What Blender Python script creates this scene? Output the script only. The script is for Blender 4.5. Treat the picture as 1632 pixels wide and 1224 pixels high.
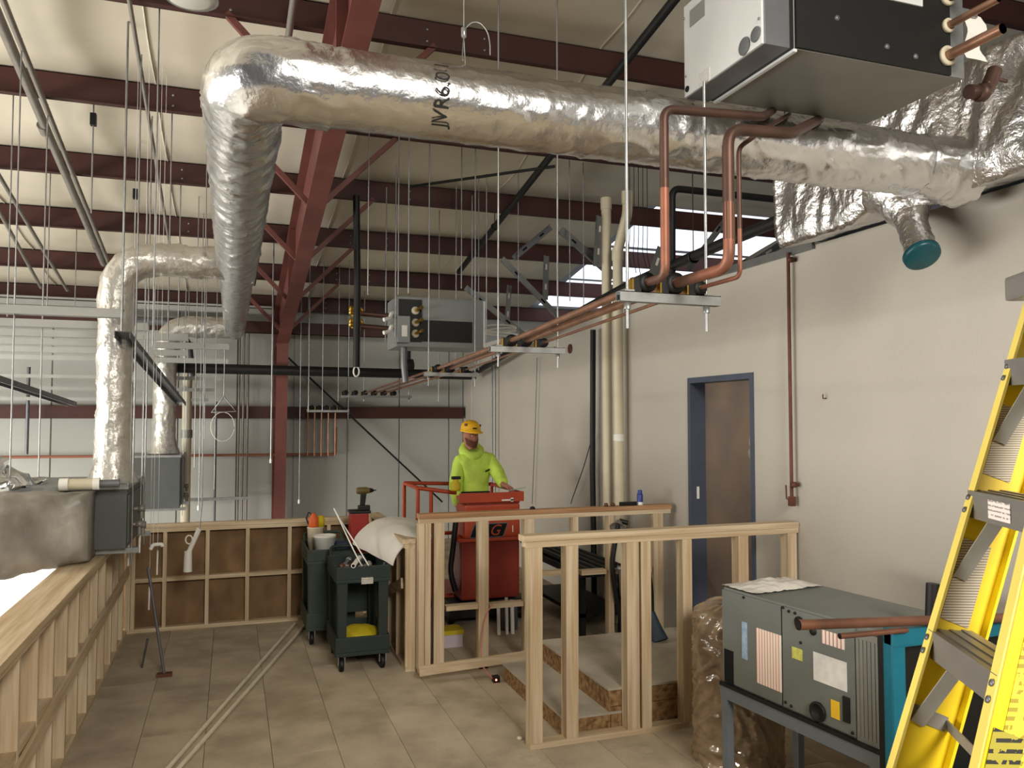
import bpy, bmesh, math, random
from mathutils import Vector, Matrix, noise, Quaternion
random.seed(7)
sc = bpy.context.scene
col = sc.collection
for o in list(bpy.data.objects): bpy.data.objects.remove(o)

# ------------------------------------------------------------------ camera
F = 1280.0; YAW = math.radians(19.25); PIT = math.atan((668 - 612) / F); H = 2.15
FW = Vector((math.sin(YAW) * math.cos(PIT), math.cos(YAW) * math.cos(PIT), math.sin(PIT)))
RT = Vector((math.cos(YAW), -math.sin(YAW), 0)); UP = RT.cross(FW)
CAM = Vector((0, 0, H))
cd = bpy.data.cameras.new('camera'); cd.sensor_width = 36.0; cd.lens = 36.0 * F / 1632.0
cd.clip_start = 0.05; cd.clip_end = 200
cam = bpy.data.objects.new('camera', cd); col.objects.link(cam)
M3 = Matrix((RT, UP, -FW)).transposed()
cam.matrix_world = Matrix.Translation(CAM) @ M3.to_4x4()
sc.camera = cam

# ------------------------------------------------------------------ light
w = bpy.data.worlds.new('world'); sc.world = w; w.use_nodes = True
w.node_tree.nodes['Background'].inputs[0].default_value = (0.80, 0.83, 0.88, 1)
w.node_tree.nodes['Background'].inputs[1].default_value = 0.09
sc.view_settings.view_transform = 'Standard'; sc.view_settings.look = 'None'
sc.view_settings.gamma = 1.0; sc.view_settings.use_curve_mapping = False
sc.view_settings.exposure = 0.0
try:
    sc.cycles.max_bounces = 8; sc.cycles.diffuse_bounces = 4; sc.cycles.glossy_bounces = 4
    sc.cycles.sample_clamp_indirect = 6.0; sc.cycles.caustics_reflective = False; sc.cycles.caustics_refractive = False
except Exception: pass
def area(name, loc, target, power, size, color=(1, 1, 1), sy=None):
    l = bpy.data.lights.new(name, 'AREA'); l.energy = power; l.color = color
    l.shape = 'RECTANGLE' if sy else 'DISK'; l.size = size
    if sy: l.size_y = sy
    o = bpy.data.objects.new(name, l); col.objects.link(o); o.location = loc
    o.rotation_euler = (Vector(target) - Vector(loc)).to_track_quat('-Z', 'Y').to_euler()
    return o
# daylight through the tall openings of the hall on the left, high bay lamps of the hall and of the mezzanine
area('hall_daylight', (-9.5, 5.5, 0.9), (0, 7.0, 4.2), 1550, 11.0, (1.0, 0.965, 0.90), 2.4)
area('hall_lamp', (-6.0, 6.0, 3.9), (-6.0, 6.0, -3), 300, 1.6, (1.0, 0.96, 0.88))
area('mezzanine_lamp', (1.3, -3.4, 4.7), (2.3, 4.2, 0.4), 250, 2.2, (1.0, 0.94, 0.85)).data.spread = math.radians(120)

# ------------------------------------------------------------------ placing helpers
def ray(x, y): return FW + RT * ((x - 816) / F) + UP * ((612 - y) / F)
def U(x, y, X=None, Y=None, Z=None):
    """point of a plane X=, Y= or Z= seen at photo pixel x, y"""
    r = ray(x, y)
    t = X / r.x if X is not None else Y / r.y if Y is not None else (Z - H) / r.z
    return CAM + r * t
SL = 1 / 6.0
def ZR(y): return 3.963 + SL * (14.07 - y)          # underside of the purlins (the roof falls towards the back wall)
def RF(x, y, off=0.0):
    r = ray(x, y); a = 3.963 + SL * 14.07 - off - H
    return CAM + r * (a / (r.z + SL * r.y))

def lin(c):
    if isinstance(c, str): c = [int(c[i:i + 2], 16) / 255 for i in (0, 2, 4)]
    return tuple((v / 12.92 if v <= 0.04045 else ((v + 0.055) / 1.055) ** 2.4) for v in c[:3]) + (1,)

MATS = {}
def mat(name, color, rough=0.6, metal=0.0, spec=0.4, noise_amt=0.0, nscale=6.0, stretch=(1, 1, 1), bump=0.0, bscale=40.0,
        color2=None, alpha=None, emit=None, estr=1.0, trans=0.0, detail=4.0, bstretch=(1, 1, 1), contrast=(0.35, 0.65), bdetail=3.0):
    if name in MATS: return MATS[name]
    m = bpy.data.materials.new(name); m.use_nodes = True; nt = m.node_tree; b = nt.nodes['Principled BSDF']
    b.inputs['Base Color'].default_value = lin(color); b.inputs['Roughness'].default_value = rough
    b.inputs['Metallic'].default_value = metal; b.inputs['Specular IOR Level'].default_value = spec
    if trans: b.inputs['Transmission Weight'].default_value = trans
    if alpha is not None: b.inputs['Alpha'].default_value = alpha
    if emit: b.inputs['Emission Color'].default_value = lin(emit); b.inputs['Emission Strength'].default_value = estr
    tc = None
    def coords(s):
        nonlocal tc
        if tc is None:
            tc = nt.nodes.new('ShaderNodeTexCoord'); oi = nt.nodes.new('ShaderNodeObjectInfo')
            ad = nt.nodes.new('ShaderNodeVectorMath'); ad.operation = 'MULTIPLY_ADD'
            cb = nt.nodes.new('ShaderNodeCombineXYZ')
            for k in range(3): nt.links.new(oi.outputs['Random'], cb.inputs[k])
            ad.inputs[1].default_value = (37, 53, 71)
            nt.links.new(cb.outputs[0], ad.inputs[0]); nt.links.new(tc.outputs['Object'], ad.inputs[2]); tc = ad
        mp = nt.nodes.new('ShaderNodeMapping'); mp.inputs['Scale'].default_value = s
        nt.links.new(tc.outputs[0], mp.inputs[0]); return mp
    if noise_amt or color2:
        mp = coords(stretch); n = nt.nodes.new('ShaderNodeTexNoise'); n.inputs['Scale'].default_value = nscale
        n.inputs['Detail'].default_value = detail; nt.links.new(mp.outputs[0], n.inputs['Vector'])
        r = nt.nodes.new('ShaderNodeValToRGB'); r.color_ramp.elements[0].position = contrast[0]; r.color_ramp.elements[1].position = contrast[1]
        c1 = lin(color)
        c2 = lin(color2) if color2 else tuple(v * (1 - noise_amt) for v in c1[:3]) + (1,)
        r.color_ramp.elements[0].color = c2; r.color_ramp.elements[1].color = c1
        nt.links.new(n.outputs['Fac'], r.inputs[0]); nt.links.new(r.outputs[0], b.inputs['Base Color'])
    if bump:
        mp = coords(bstretch); n = nt.nodes.new('ShaderNodeTexNoise'); n.inputs['Scale'].default_value = bscale
        n.inputs['Detail'].default_value = bdetail; nt.links.new(mp.outputs[0], n.inputs['Vector'])
        bp = nt.nodes.new('ShaderNodeBump'); bp.inputs['Strength'].default_value = bump; bp.inputs['Distance'].default_value = 0.02
        nt.links.new(n.outputs['Fac'], bp.inputs['Height']); nt.links.new(bp.outputs[0], b.inputs['Normal'])
    MATS[name] = m; return m

def lines_mat(name, base, ink, axis, freq, share=0.45, scramble=0.0):
    """printed label: rows of fine ink lines"""
    m = bpy.data.materials.new(name); m.use_nodes = True; nt = m.node_tree; b = nt.nodes['Principled BSDF']
    b.inputs['Roughness'].default_value = 0.55
    tc = nt.nodes.new('ShaderNodeTexCoord'); sp = nt.nodes.new('ShaderNodeSeparateXYZ'); nt.links.new(tc.outputs['Generated'], sp.inputs[0])
    ml = nt.nodes.new('ShaderNodeMath'); ml.operation = 'MULTIPLY'; ml.inputs[1].default_value = freq; nt.links.new(sp.outputs[axis], ml.inputs[0])
    fr = nt.nodes.new('ShaderNodeMath'); fr.operation = 'FRACT'; nt.links.new(ml.outputs[0], fr.inputs[0])
    gt = nt.nodes.new('ShaderNodeMath'); gt.operation = 'GREATER_THAN'; gt.inputs[1].default_value = 1 - share; nt.links.new(fr.outputs[0], gt.inputs[0])
    fac = gt.outputs[0]
    if scramble:
        n = nt.nodes.new('ShaderNodeTexNoise'); n.inputs['Scale'].default_value = scramble; n.inputs['Detail'].default_value = 2
        nt.links.new(tc.outputs['Generated'], n.inputs['Vector'])
        g2 = nt.nodes.new('ShaderNodeMath'); g2.operation = 'GREATER_THAN'; g2.inputs[1].default_value = 0.46; nt.links.new(n.outputs['Fac'], g2.inputs[0])
        mu = nt.nodes.new('ShaderNodeMath'); mu.operation = 'MULTIPLY'; nt.links.new(fac, mu.inputs[0]); nt.links.new(g2.outputs[0], mu.inputs[1]); fac = mu.outputs[0]
    mx = nt.nodes.new('ShaderNodeMix'); mx.data_type = 'RGBA'
    mx.inputs['A'].default_value = lin(base); mx.inputs['B'].default_value = lin(ink)
    nt.links.new(fac, mx.inputs['Factor']); nt.links.new(mx.outputs['Result'], b.inputs['Base Color'])
    MATS[name] = m; return m

# ------------------------------------------------------------------ mesh helpers
def V(*a): return Vector(a[0]) if len(a) == 1 else Vector(a)
class MB:
    def __init__(s): s.v = []; s.f = []; s.sm = []
    def add(s, vs, fs, smooth=False):
        n = len(s.v); s.v += [Vector(p) for p in vs]
        for f in fs: s.f.append([i + n for i in f]); s.sm.append(smooth)
        return s
    def hexa(s, p):   # 8 points: bottom loop 0-3, top loop 4-7
        return s.add(p, [(3, 2, 1, 0), (4, 5, 6, 7), (0, 1, 5, 4), (1, 2, 6, 5), (2, 3, 7, 6), (3, 0, 4, 7)])
    def box(s, a, b):
        x0, x1 = sorted((a[0], b[0])); y0, y1 = sorted((a[1], b[1])); z0, z1 = sorted((a[2], b[2]))
        return s.hexa([(x0, y0, z0), (x1, y0, z0), (x1, y1, z0), (x0, y1, z0), (x0, y0, z1), (x1, y0, z1), (x1, y1, z1), (x0, y1, z1)])
    def obox(s, c, ax, ay, az, hx, hy, hz):
        c = V(c); ax = V(ax).normalized() * hx; ay = V(ay).normalized() * hy; az = V(az).normalized() * hz
        return s.hexa([c - ax - ay - az, c + ax - ay - az, c + ax + ay - az, c - ax + ay - az, c - ax - ay + az, c + ax - ay + az, c + ax + ay + az, c - ax + ay + az])
    def bar(s, p, q, w, h, up=(0, 0, 1)):
        p = V(p); q = V(q); d = (q - p); L = d.length; d.normalize(); side = d.cross(V(up))
        if side.length < 1e-4: side = d.cross(Vector((1, 0, 0)))
        side.normalize(); u = side.cross(d).normalized()
        return s.obox((p + q) / 2, d, side, u, L / 2, w / 2, h / 2)
    def tube(s, pts, r, seg=10, cap=True, radii=None, smooth=True, closed=False, disp=None):
        pts = [V(p) for p in pts]; n = len(pts)
        T = []
        for i in range(n):
            a = pts[max(i - 1, 0)]; b = pts[min(i + 1, n - 1)]
            t = (b - a); T.append(t.normalized() if t.length > 1e-9 else Vector((0, 0, 1)))
        ref = Vector((0, 0, 1)) if abs(T[0].z) < 0.9 else Vector((1, 0, 0))
        N = (ref - T[0] * ref.dot(T[0])).normalized(); rings = []
        for i in range(n):
            if i:
                q = T[i - 1].rotation_difference(T[i]); N = q @ N; N = (N - T[i] * N.dot(T[i])).normalized()
            B = T[i].cross(N); rr = radii[i] if radii else r; ring = []
            for k in range(seg):
                a = 2 * math.pi * k / seg; dr = N * math.cos(a) + B * math.sin(a)
                R = rr + (disp(pts[i] + dr * rr, i, a) if disp else 0)
                ring.append(pts[i] + dr * R)
            rings.append(ring)
        vs = [p for ring in rings for p in ring]; fs = []
        for i in range(n - 1):
            for k in range(seg):
                k2 = (k + 1) % seg; fs.append((i * seg + k, i * seg + k2, (i + 1) * seg + k2, (i + 1) * seg + k))
        s.add(vs, fs, smooth)
        if cap:
            s.add(rings[0], [tuple(range(seg))[::-1]]); s.add(rings[-1], [tuple(range(seg))])
        return s
    def cyl(s, p, q, r, seg=14, r2=None): return s.tube([p, q], r, seg, radii=[r, r2 if r2 is not None else r])
    def lathe(s, prof, c=(0, 0, 0), seg=20, axis=(0, 0, 1)):
        c = V(c); az = V(axis).normalized(); ref = Vector((1, 0, 0)) if abs(az.x) < 0.9 else Vector((0, 1, 0))
        ax = (ref - az * ref.dot(az)).normalized(); ay = az.cross(ax); vs = []
        for r, z in prof:
            for k in range(seg):
                a = 2 * math.pi * k / seg; vs.append(c + az * z + (ax * math.cos(a) + ay * math.sin(a)) * r)
        fs = []
        for i in range(len(prof) - 1):
            for k in range(seg):
                k2 = (k + 1) % seg; fs.append((i * seg + k, i * seg + k2, (i + 1) * seg + k2, (i + 1) * seg + k))
        s.add(vs, fs, True)
        if prof[0][0] > 1e-5: s.add([vs[k] for k in range(seg)], [tuple(range(seg))[::-1]])
        if prof[-1][0] > 1e-5: s.add(vs[-seg:], [tuple(range(seg))])
        return s
    def prism(s, poly, o, ex, ey, dep):
        """poly of (u, v) in the plane o + u*ex + v*ey, pushed by the vector dep"""
        o = V(o); ex = V(ex); ey = V(ey); dep = V(dep); n = len(poly)
        a = [o + ex * u + ey * v for u, v in poly]; b = [p + dep for p in a]
        fs = [tuple(range(n))[::-1], tuple(range(n, 2 * n))] + [(i, (i + 1) % n, n + (i + 1) % n, n + i) for i in range(n)]
        return s.add(a + b, fs)

WLOC = {}
def link(o, parent=None, wl=Vector()):
    col.objects.link(o); WLOC[o.name] = V(wl)
    if parent is not None:
        o.parent = parent; o.location = V(wl) - WLOC[parent.name]
    else: o.location = wl
    return o
def mesh_of(name, mb, m, bevel=0.0, origin=None):
    if origin is None:
        xs = [p.x for p in mb.v]; ys = [p.y for p in mb.v]; zs = [p.z for p in mb.v]
        origin = Vector(((min(xs) + max(xs)) / 2, (min(ys) + max(ys)) / 2, min(zs)))
    me = bpy.data.meshes.new(name); me.from_pydata([p - origin for p in mb.v], [], mb.f)
    me.polygons.foreach_set('use_smooth', mb.sm)
    bm = bmesh.new(); bm.from_mesh(me); bmesh.ops.recalc_face_normals(bm, faces=bm.faces)
    if bevel:
        es = [e for e in bm.edges if len(e.link_faces) == 2 and e.calc_face_angle(0) > 0.6]
        bmesh.ops.bevel(bm, geom=es, offset=bevel, segments=2, profile=0.7, affect='EDGES', clamp_overlap=True)
    bm.to_mesh(me); bm.free(); me.update()
    if m is not None: me.materials.append(MATS[m] if isinstance(m, str) else m)
    return me, origin
def obj(name, mb, m, parent=None, bevel=0.0, kind=None, label=None):
    me, og = mesh_of(name, mb, m, bevel)
    o = bpy.data.objects.new(name, me); link(o, parent, og)
    if kind: o['kind'] = kind
    if label: o['label'] = label
    return o
def tag(o, label, cat, group=None):
    o['label'] = label; o['category'] = cat
    if group: o['group'] = group
    return o
def thing(name, label, cat, loc, group=None):
    o = bpy.data.objects.new(name, None); o.empty_display_size = 0.1; link(o, None, V(loc)); return tag(o, label, cat, group)
def copy_to(o, wl, parent=None):
    c = o.copy(); link(c, parent, wl); return c
def fillet(pts, rad, n=6):
    pts = [V(p) for p in pts]; out = [pts[0]]
    for i in range(1, len(pts) - 1):
        a, b, c = pts[i - 1], pts[i], pts[i + 1]; d1 = (a - b); d2 = (c - b)
        r = min(rad, d1.length * 0.49, d2.length * 0.49); d1.normalize(); d2.normalize()
        p, q = b + d1 * r, b + d2 * r
        for k in range(n + 1):
            t = k / n; out.append(p * (1 - t) ** 2 + b * (2 * t * (1 - t)) + q * t * t)
    out.append(pts[-1]); return out
def text_mb(txt, o, ex, ey, size, thick=0.002, shear=0.0):
    """extruded lettering: reads along ex, stands up along ey"""
    cu = bpy.data.curves.new('t', 'FONT'); cu.body = txt; cu.size = 1.0; cu.align_x = 'CENTER'; cu.align_y = 'CENTER'; cu.shear = shear; cu.resolution_u = 3
    ob = bpy.data.objects.new('t', cu); col.objects.link(ob); bpy.context.view_layer.update()
    me = bpy.data.meshes.new_from_object(ob.evaluated_get(bpy.context.evaluated_depsgraph_get()))
    ex = V(ex).normalized(); ey = V(ey).normalized(); nz = ex.cross(ey); o = V(o); mb = MB()
    mb.add([o + ex * (v.co.x * size) + ey * (v.co.y * size) + nz * thick for v in me.vertices], [tuple(p.vertices) for p in me.polygons])
    bpy.data.objects.remove(ob); bpy.data.curves.remove(cu); bpy.data.meshes.remove(me); return mb

# ------------------------------------------------------------------ materials
mat('insulation', 'e2dac6', 0.55, noise_amt=0.12, nscale=1.3, bump=0.25, bscale=3.0, bdetail=2)
mat('wall_paint', 'b9b3a8', 0.75, noise_amt=0.06, nscale=1.2, bump=0.12, bscale=60)
mat('wall_panel', 'b9bab4', 0.6, noise_amt=0.10, nscale=0.8)
mat('red_primer', '74433c', 0.55, noise_amt=0.25, nscale=3, bump=0.05)
mat('purlin_red', '4a2822', 0.55, noise_amt=0.2, nscale=3)
for ax, st in (('x', (0.6, 14, 14)), ('y', (14, 0.6, 14)), ('z', (14, 14, 0.6))):
    mat('wood_' + ax, 'd2c0a2', 0.7, noise_amt=0.0, color2='b69d7c', nscale=2.2, stretch=st, bump=0.1, bscale=4, bstretch=st)
mat('osb', '9f7f55', 0.8, color2='69492c', nscale=26, detail=5, bump=0.3, bscale=60)
mat('ply', '86694a', 0.8, color2='6a5138', nscale=5, stretch=(1, 1, 0.5), bump=0.1)
mat('subfloor', 'bcae97', 0.85, color2='9c8f7b', nscale=2.6, detail=8, bump=0.2, bscale=45)
mat('landing_top', 'b3aa9a', 0.85, color2='9b9283', nscale=3, detail=8, bump=0.15, bscale=60)
mat('steel', '8f918f', 0.42, 0.75, noise_amt=0.15, nscale=8)
mat('galv', 'a9abab', 0.38, 0.75, noise_amt=0.2, nscale=14)
mat('light_track', 'acaca6', 0.5, 0.35, noise_amt=0.08, nscale=6)
mat('dark_track', '75767a', 0.45, 0.5, noise_amt=0.15, nscale=8)
mat('conduit', '8f8a82', 0.45, 0.35, noise_amt=0.15, nscale=9)
mat('black_iron', '1d1d1c', 0.5, 0.2, noise_amt=0.2, nscale=9)
mat('copper', 'b58a72', 0.40, 0.8, noise_amt=0.3, nscale=9)
mat('copper_dull', '936650', 0.48, 0.55, color2='6b4a3d', nscale=5)
mat('copper_riser', '96604a', 0.5, 0.35, color2='65493d', nscale=3.2, contrast=(.4,.6))
mat('copper_dark', '5e463d', 0.5, 0.6, noise_amt=0.3, nscale=6)
mat('rust', '6b4234', 0.65, 0.3, noise_amt=0.3, nscale=12)
mat('brass', 'c9a44c', 0.28, 0.95)
mat('pvc', 'cfc5ab', 0.45, noise_amt=0.08, nscale=5)
mat('pvc_white', 'e8e6df', 0.4)
mat('foil', 'dcdcdc', 0.27, 1.0, noise_amt=0.08, nscale=7, bump=0.28, bscale=20, bdetail=4)
mat('foil_rough', 'e0dfde', 0.30, 1.0, noise_amt=0.08, nscale=7, bump=0.6, bscale=26, bdetail=4)
mat('foil_soft', 'd6d3cb', 0.38, 0.75, noise_amt=0.12, nscale=6, bump=0.5, bscale=18, bdetail=4)
mat('wrap_grey', 'a9a59c', 0.5, 0.3, color2='8a8780', nscale=4, bump=0.5, bscale=7, bdetail=4)
mat('unit_grey', '858987', 0.5, 0.15, noise_amt=0.08, nscale=5)
mat('unit_dark', '585c5a', 0.5, 0.15, noise_amt=0.08, nscale=5)
mat('unit_steel', '8d8c86', 0.6, 0.45, noise_amt=0.1, nscale=4)
mat('unit_white', 'dcdeDD', 0.45, 0.15, noise_amt=0.05, nscale=5)
mat('black', '0d0d0c', 0.55, noise_amt=0.2, nscale=12)
mat('hole', '050505', 0.9)
mat('paper', 'e9e7df', 0.7, noise_amt=0.05, nscale=8)
mat('teal', '0d6a80', 0.4, noise_amt=0.15, nscale=6)
mat('teal_cap', '124f58', 0.35, noise_amt=0.2, nscale=8)
mat('ladder_yellow', 'f0cf12', 0.42, noise_amt=0.1, nscale=5)
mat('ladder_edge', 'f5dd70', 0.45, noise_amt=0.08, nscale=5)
mat('aluminium', '9d9a96', 0.4, 0.6, noise_amt=0.12, nscale=10)
mat('lift_orange', 'b24426', 0.45, noise_amt=0.12, nscale=5)
mat('lift_red', '852c1a', 0.5, noise_amt=0.15, nscale=5)
mat('hivis', 'c6e45c', 0.8, noise_amt=0.14, nscale=7, bump=0.3, bscale=18)
mat('jeans', '2c3440', 0.85, noise_amt=0.2, nscale=12)
mat('skin', 'a8705c', 0.6, noise_amt=0.1, nscale=18)
mat('hat_yellow', 'e8b324', 0.4)
mat('cart_green', '36443c', 0.6, noise_amt=0.18, nscale=6)
mat('cart_dark', '23302c', 0.6, noise_amt=0.18, nscale=6)
mat('white_cloth', 'dedad0', 0.85, noise_amt=0.06, nscale=6, bump=0.2, bscale=14)
mat('yellow_bag', 'c9b420', 0.6, noise_amt=0.15, nscale=9)
mat('red_plastic', 'a32a1c', 0.5)
mat('orange_plastic', 'd2602a', 0.5)
mat('olive_tool', '6a5a33', 0.55)
mat('blue_plastic', '2c3f86', 0.4)
mat('door_brown', '7d6a5a', 0.6, color2='6b5f57', nscale=2.5, detail=6)
mat('frame_blue', '4a5160', 0.5, noise_amt=0.12, nscale=6)
mat('skylight', 'ffffff', 0.8, emit='e8f0ff', estr=1.5)
mat('hall_floor', 'e6e4de', 0.7, noise_amt=0.05, nscale=1)
mat('red_pipe', '9c6650', 0.5, 0.2)
mat('lens', 'd6d4cc', 0.35, noise_amt=0.06, nscale=10)
mat('plastic_film', 'a08a70', 0.10, spec=1.0, color2='7c6650', nscale=5, bump=0.6, bscale=9, bdetail=2, bstretch=(1, 1, .5))
# ================================================================== the setting
WX, BY = 4.0, 14.15
WT = 3.42                                             # top of the partition on the right
# subfloor: 4 x 8 ft sheets with open joints
base = MB().box((-0.96, -2.5, -0.30), (WX, 9.0, -0.022)).box((1.5, 9.0, -0.30), (WX, BY, -0.022))
floor = obj('floor', base, 'ply', kind='structure'); WLOC[floor.name] = WLOC['floor']
for i in range(12):
    x0 = -0.96 + i * 0.4134; x1 = x0 + 0.4100
    y = -2.5 - (0.0, 1.22, 0.61, 1.83)[i % 4]
    while y < BY:
        a, b = max(y, -2.5), min(y + 2.434, BY)
        if x0 < 1.4 and b > 9.05: b = 9.05
        if b - a > 0.05: obj('subfloor_panel', MB().box((x0, a, -0.022), (x1, b, 0.0)), 'subfloor', floor)
        y += 2.44
o = obj('floor', MB().box((-16, -6, -3.3), (-1.16, BY, -3.2)), 'hall_floor', kind='structure'); o.name = 'floor_hall'

# partition wall on the right with its doorway
dY0, dY1, dZ0, dZ1 = 5.50, 6.49, 0.30, 2.53
wr = MB()
T = 0.20
wr.box((WX, -2.5, -0.3), (WX + T, dY0, WT)).box((WX, dY1, -0.3), (WX + T, BY, WT)).box((WX, dY0, dZ1), (WX + T, dY1, WT)).box((WX, dY0, -0.3), (WX + T, dY1, dZ0))
obj('wall_right', wr, 'wall_paint', kind='structure')
# metal angle along the top of the partition
obj('trim_1', MB().box((WX - 0.03, 4.75, WT - 0.03), (WX - 0.005, 8.0, WT + 0.03)), 'steel', kind='structure')
# door
door = obj('door_1', MB().box((WX + T - 0.05, dY0 + 0.045, dZ0 + 0.01), (WX + T - 0.005, dY1 - 0.045, dZ1 - 0.05)), 'door_brown', kind='structure')
fr = MB()
for a, b in ((dY0, dY0 + 0.045), (dY1 - 0.045, dY1)):
    fr.box((WX - 0.012, a, dZ0), (WX + T + 0.01, b, dZ1))
fr.box((WX - 0.012, dY0 + 0.045, dZ1 - 0.05), (WX + T + 0.01, dY1 - 0.045, dZ1))
obj('door_frame', fr, 'frame_blue', door)
obj('strike_plate', MB().box((WX + 0.05, dY1 - 0.049, 1.42), (WX + 0.075, dY1 - 0.046, 1.53)), 'paper', door)
kn = MB().lathe([(0.0, 0.03), (0.028, 0.028), (0.03, 0.015), (0.012, 0.008), (0.012, -0.004)], (WX + T - 0.055, dY0 + 0.14, 1.35), 12, (-1, 0, 0))
obj('door_knob', kn, 'aluminium', door)
# smeared filler patch on the door leaf
pm = MB()
for (yy, zz, r) in ((5.72, 1.96, .07), (5.66, 2.0, .06), (5.75, 1.86, .05), (5.66, 1.9, .06), (5.70, 1.72, .05), (5.71, 1.58, .05)):
    pm.lathe([(0.0, 0.004), (r * .7, 0.003), (r, 0.0)], (WX + T - 0.051, yy, zz), 10, (-1, 0, 0))
obj('filler_patch', pm, mat('filler', '9c948c', 0.8, noise_amt=0.3, nscale=30), door)

# back wall: metal liner panels between girts
wb = obj('wall_back', MB().box((-16, BY + 0.03, -3.3), (10, BY + 0.15, 4.6)), 'wall_panel', kind='structure')
xx = -9.0
while xx < 4.0:
    e = min(xx + 0.90, 4.0)
    obj('panel', MB().box((xx, BY, -3.3), (e - 0.012, BY + 0.04, 4.25)), 'wall_panel', wb, bevel=0.004)
    xx += 0.91

# roof insulation, bellied down between the purlins
PY = [14.0 - 1.51 * k for k in range(0, 12)]
rf = MB(); NX = 60; xs = [-16 + 26.0 * i / NX for i in range(NX + 1)]
ys = [BY + 0.1 - k * 0.151 for k in range(0, 128)]
def sag(x, y):
    t = ((14.0 - y) / 1.51) % 1.0
    s = math.sin(math.pi * t)
    seam = ((x + 0.6) / 1.9) % 1.0
    if 4.3 < x < 8.7 and y > 9.0: s *= max(0.0, (5.2 - x) / .7, (x - 8.0) / .7)
    return -0.085 * s ** 1.3 * (0.75 + 0.25 * math.sin(math.pi * seam)) + 0.012 * noise.noise((x * 1.3, y * 1.1, 0))
grid = [[(x, y, ZR(y) + 0.27 + sag(x, y)) for x in xs] for y in ys]
vs = [p for r in grid for p in r]; W = NX + 1
fs = []
for j in range(len(ys) - 1):
    for i in range(NX):
        xm = xs[i] + 0.2; ym = ys[j] - 0.07
        if 5.42 < xm < 7.9 and ym > 9.45: continue            # opening of the skylights
        fs.append((j * W + i, (j + 1) * W + i, (j + 1) * W + i + 1, j * W + i + 1))
rf.add(vs, fs, True)
ceil = obj('ceiling', rf, 'insulation', kind='structure')
# lapped seams of the insulation rolls
for sx in [-8.3 + 1.9 * k for k in range(10)]:
    if 4.8 < sx < 8.2: continue
    sm = MB(); L = [V(sx, y, ZR(y) + 0.262 + sag(sx, y)) for y in ys if y > 0.5]
    v2 = []
    for p in L: v2 += [p + V(-0.010, 0, 0.004), p + V(0.0, 0, -0.010), p + V(0.010, 0, 0.006)]
    f2 = []
    for j in range(len(L) - 1):
        for c in range(2): f2.append((j * 3 + c, j * 3 + c + 1, (j + 1) * 3 + c + 1, (j + 1) * 3 + c))
    sm.add(v2, f2, True); obj('seam', sm, 'insulation', ceil)
for k in range(3):
    ya, yb = PY[k] - 0.06, PY[k + 1] + 0.06
    if k == 0: ya = 13.95
    sk = MB().hexa([(5.4, yb, ZR(yb) + 0.30), (8.0, yb, ZR(yb) + 0.30), (8.0, ya, ZR(ya) + 0.30), (5.4, ya, ZR(ya) + 0.30),
                    (5.4, yb, ZR(yb) + 0.31), (8.0, yb, ZR(yb) + 0.31), (8.0, ya, ZR(ya) + 0.31), (5.4, ya, ZR(ya) + 0.31)])
    o = obj('window_%d' % (k + 1), sk, 'skylight', kind='structure')


# bright glazed front of the hall below, seen under the wrapped duct
gw = obj('window_4', MB().box((-6.5, BY - 0.03, -3.1), (-1.95, BY - 0.02, -0.12)), mat('bright_glass', 'ffffff', .3, emit='fff8ee', estr=2.6), kind='structure')
for x in (-6.5, -5.0, -3.5, -2.0): obj('mullion', MB().box((x - .03, BY - 0.07, -3.2), (x + .03, BY - 0.01, -0.08)), 'light_track', gw)
for z in (-3.15, -1.7, -0.12): obj('mullion', MB().box((-6.53, BY - 0.065, z - .03), (-1.97, BY - 0.012, z + .03)), 'light_track', gw)
# ---- landing: two steps up to the door, decked boxes with OSB risers
ld = thing('stair_landing', 'raised landing of two steps with brown OSB risers below the door', 'landing', (3.1, 5.7, 0))
obj('lower_tread', MB().box((2.14, 5.07, 0.125), (2.60, 6.36, 0.14)), 'landing_top', ld)
obj('upper_deck', MB().box((2.47, 5.07, 0.285), (WX - 0.005, 6.36, 0.30)), 'landing_top', ld)
obj('riser', MB().box((2.15, 5.08, 0.0), (2.165, 6.35, 0.125)), 'osb', ld)
obj('riser', MB().box((2.48, 5.08, 0.14), (2.495, 6.35, 0.285)), 'osb', ld)
obj('front_board', MB().box((2.165, 5.08, 0.0), (2.49, 5.095, 0.124)), 'osb', ld)
obj('front_board', MB().box((2.495, 5.08, 0.0), (WX - 0.01, 5.095, 0.17)), 'osb', ld)
obj('front_board', MB().box((2.495, 5.08, 0.175), (WX - 0.01, 5.095, 0.284)), 'osb', ld)
obj('rear_board', MB().box((2.165, 6.335, 0.0), (WX - 0.01, 6.35, 0.124)), 'osb', ld)

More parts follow.
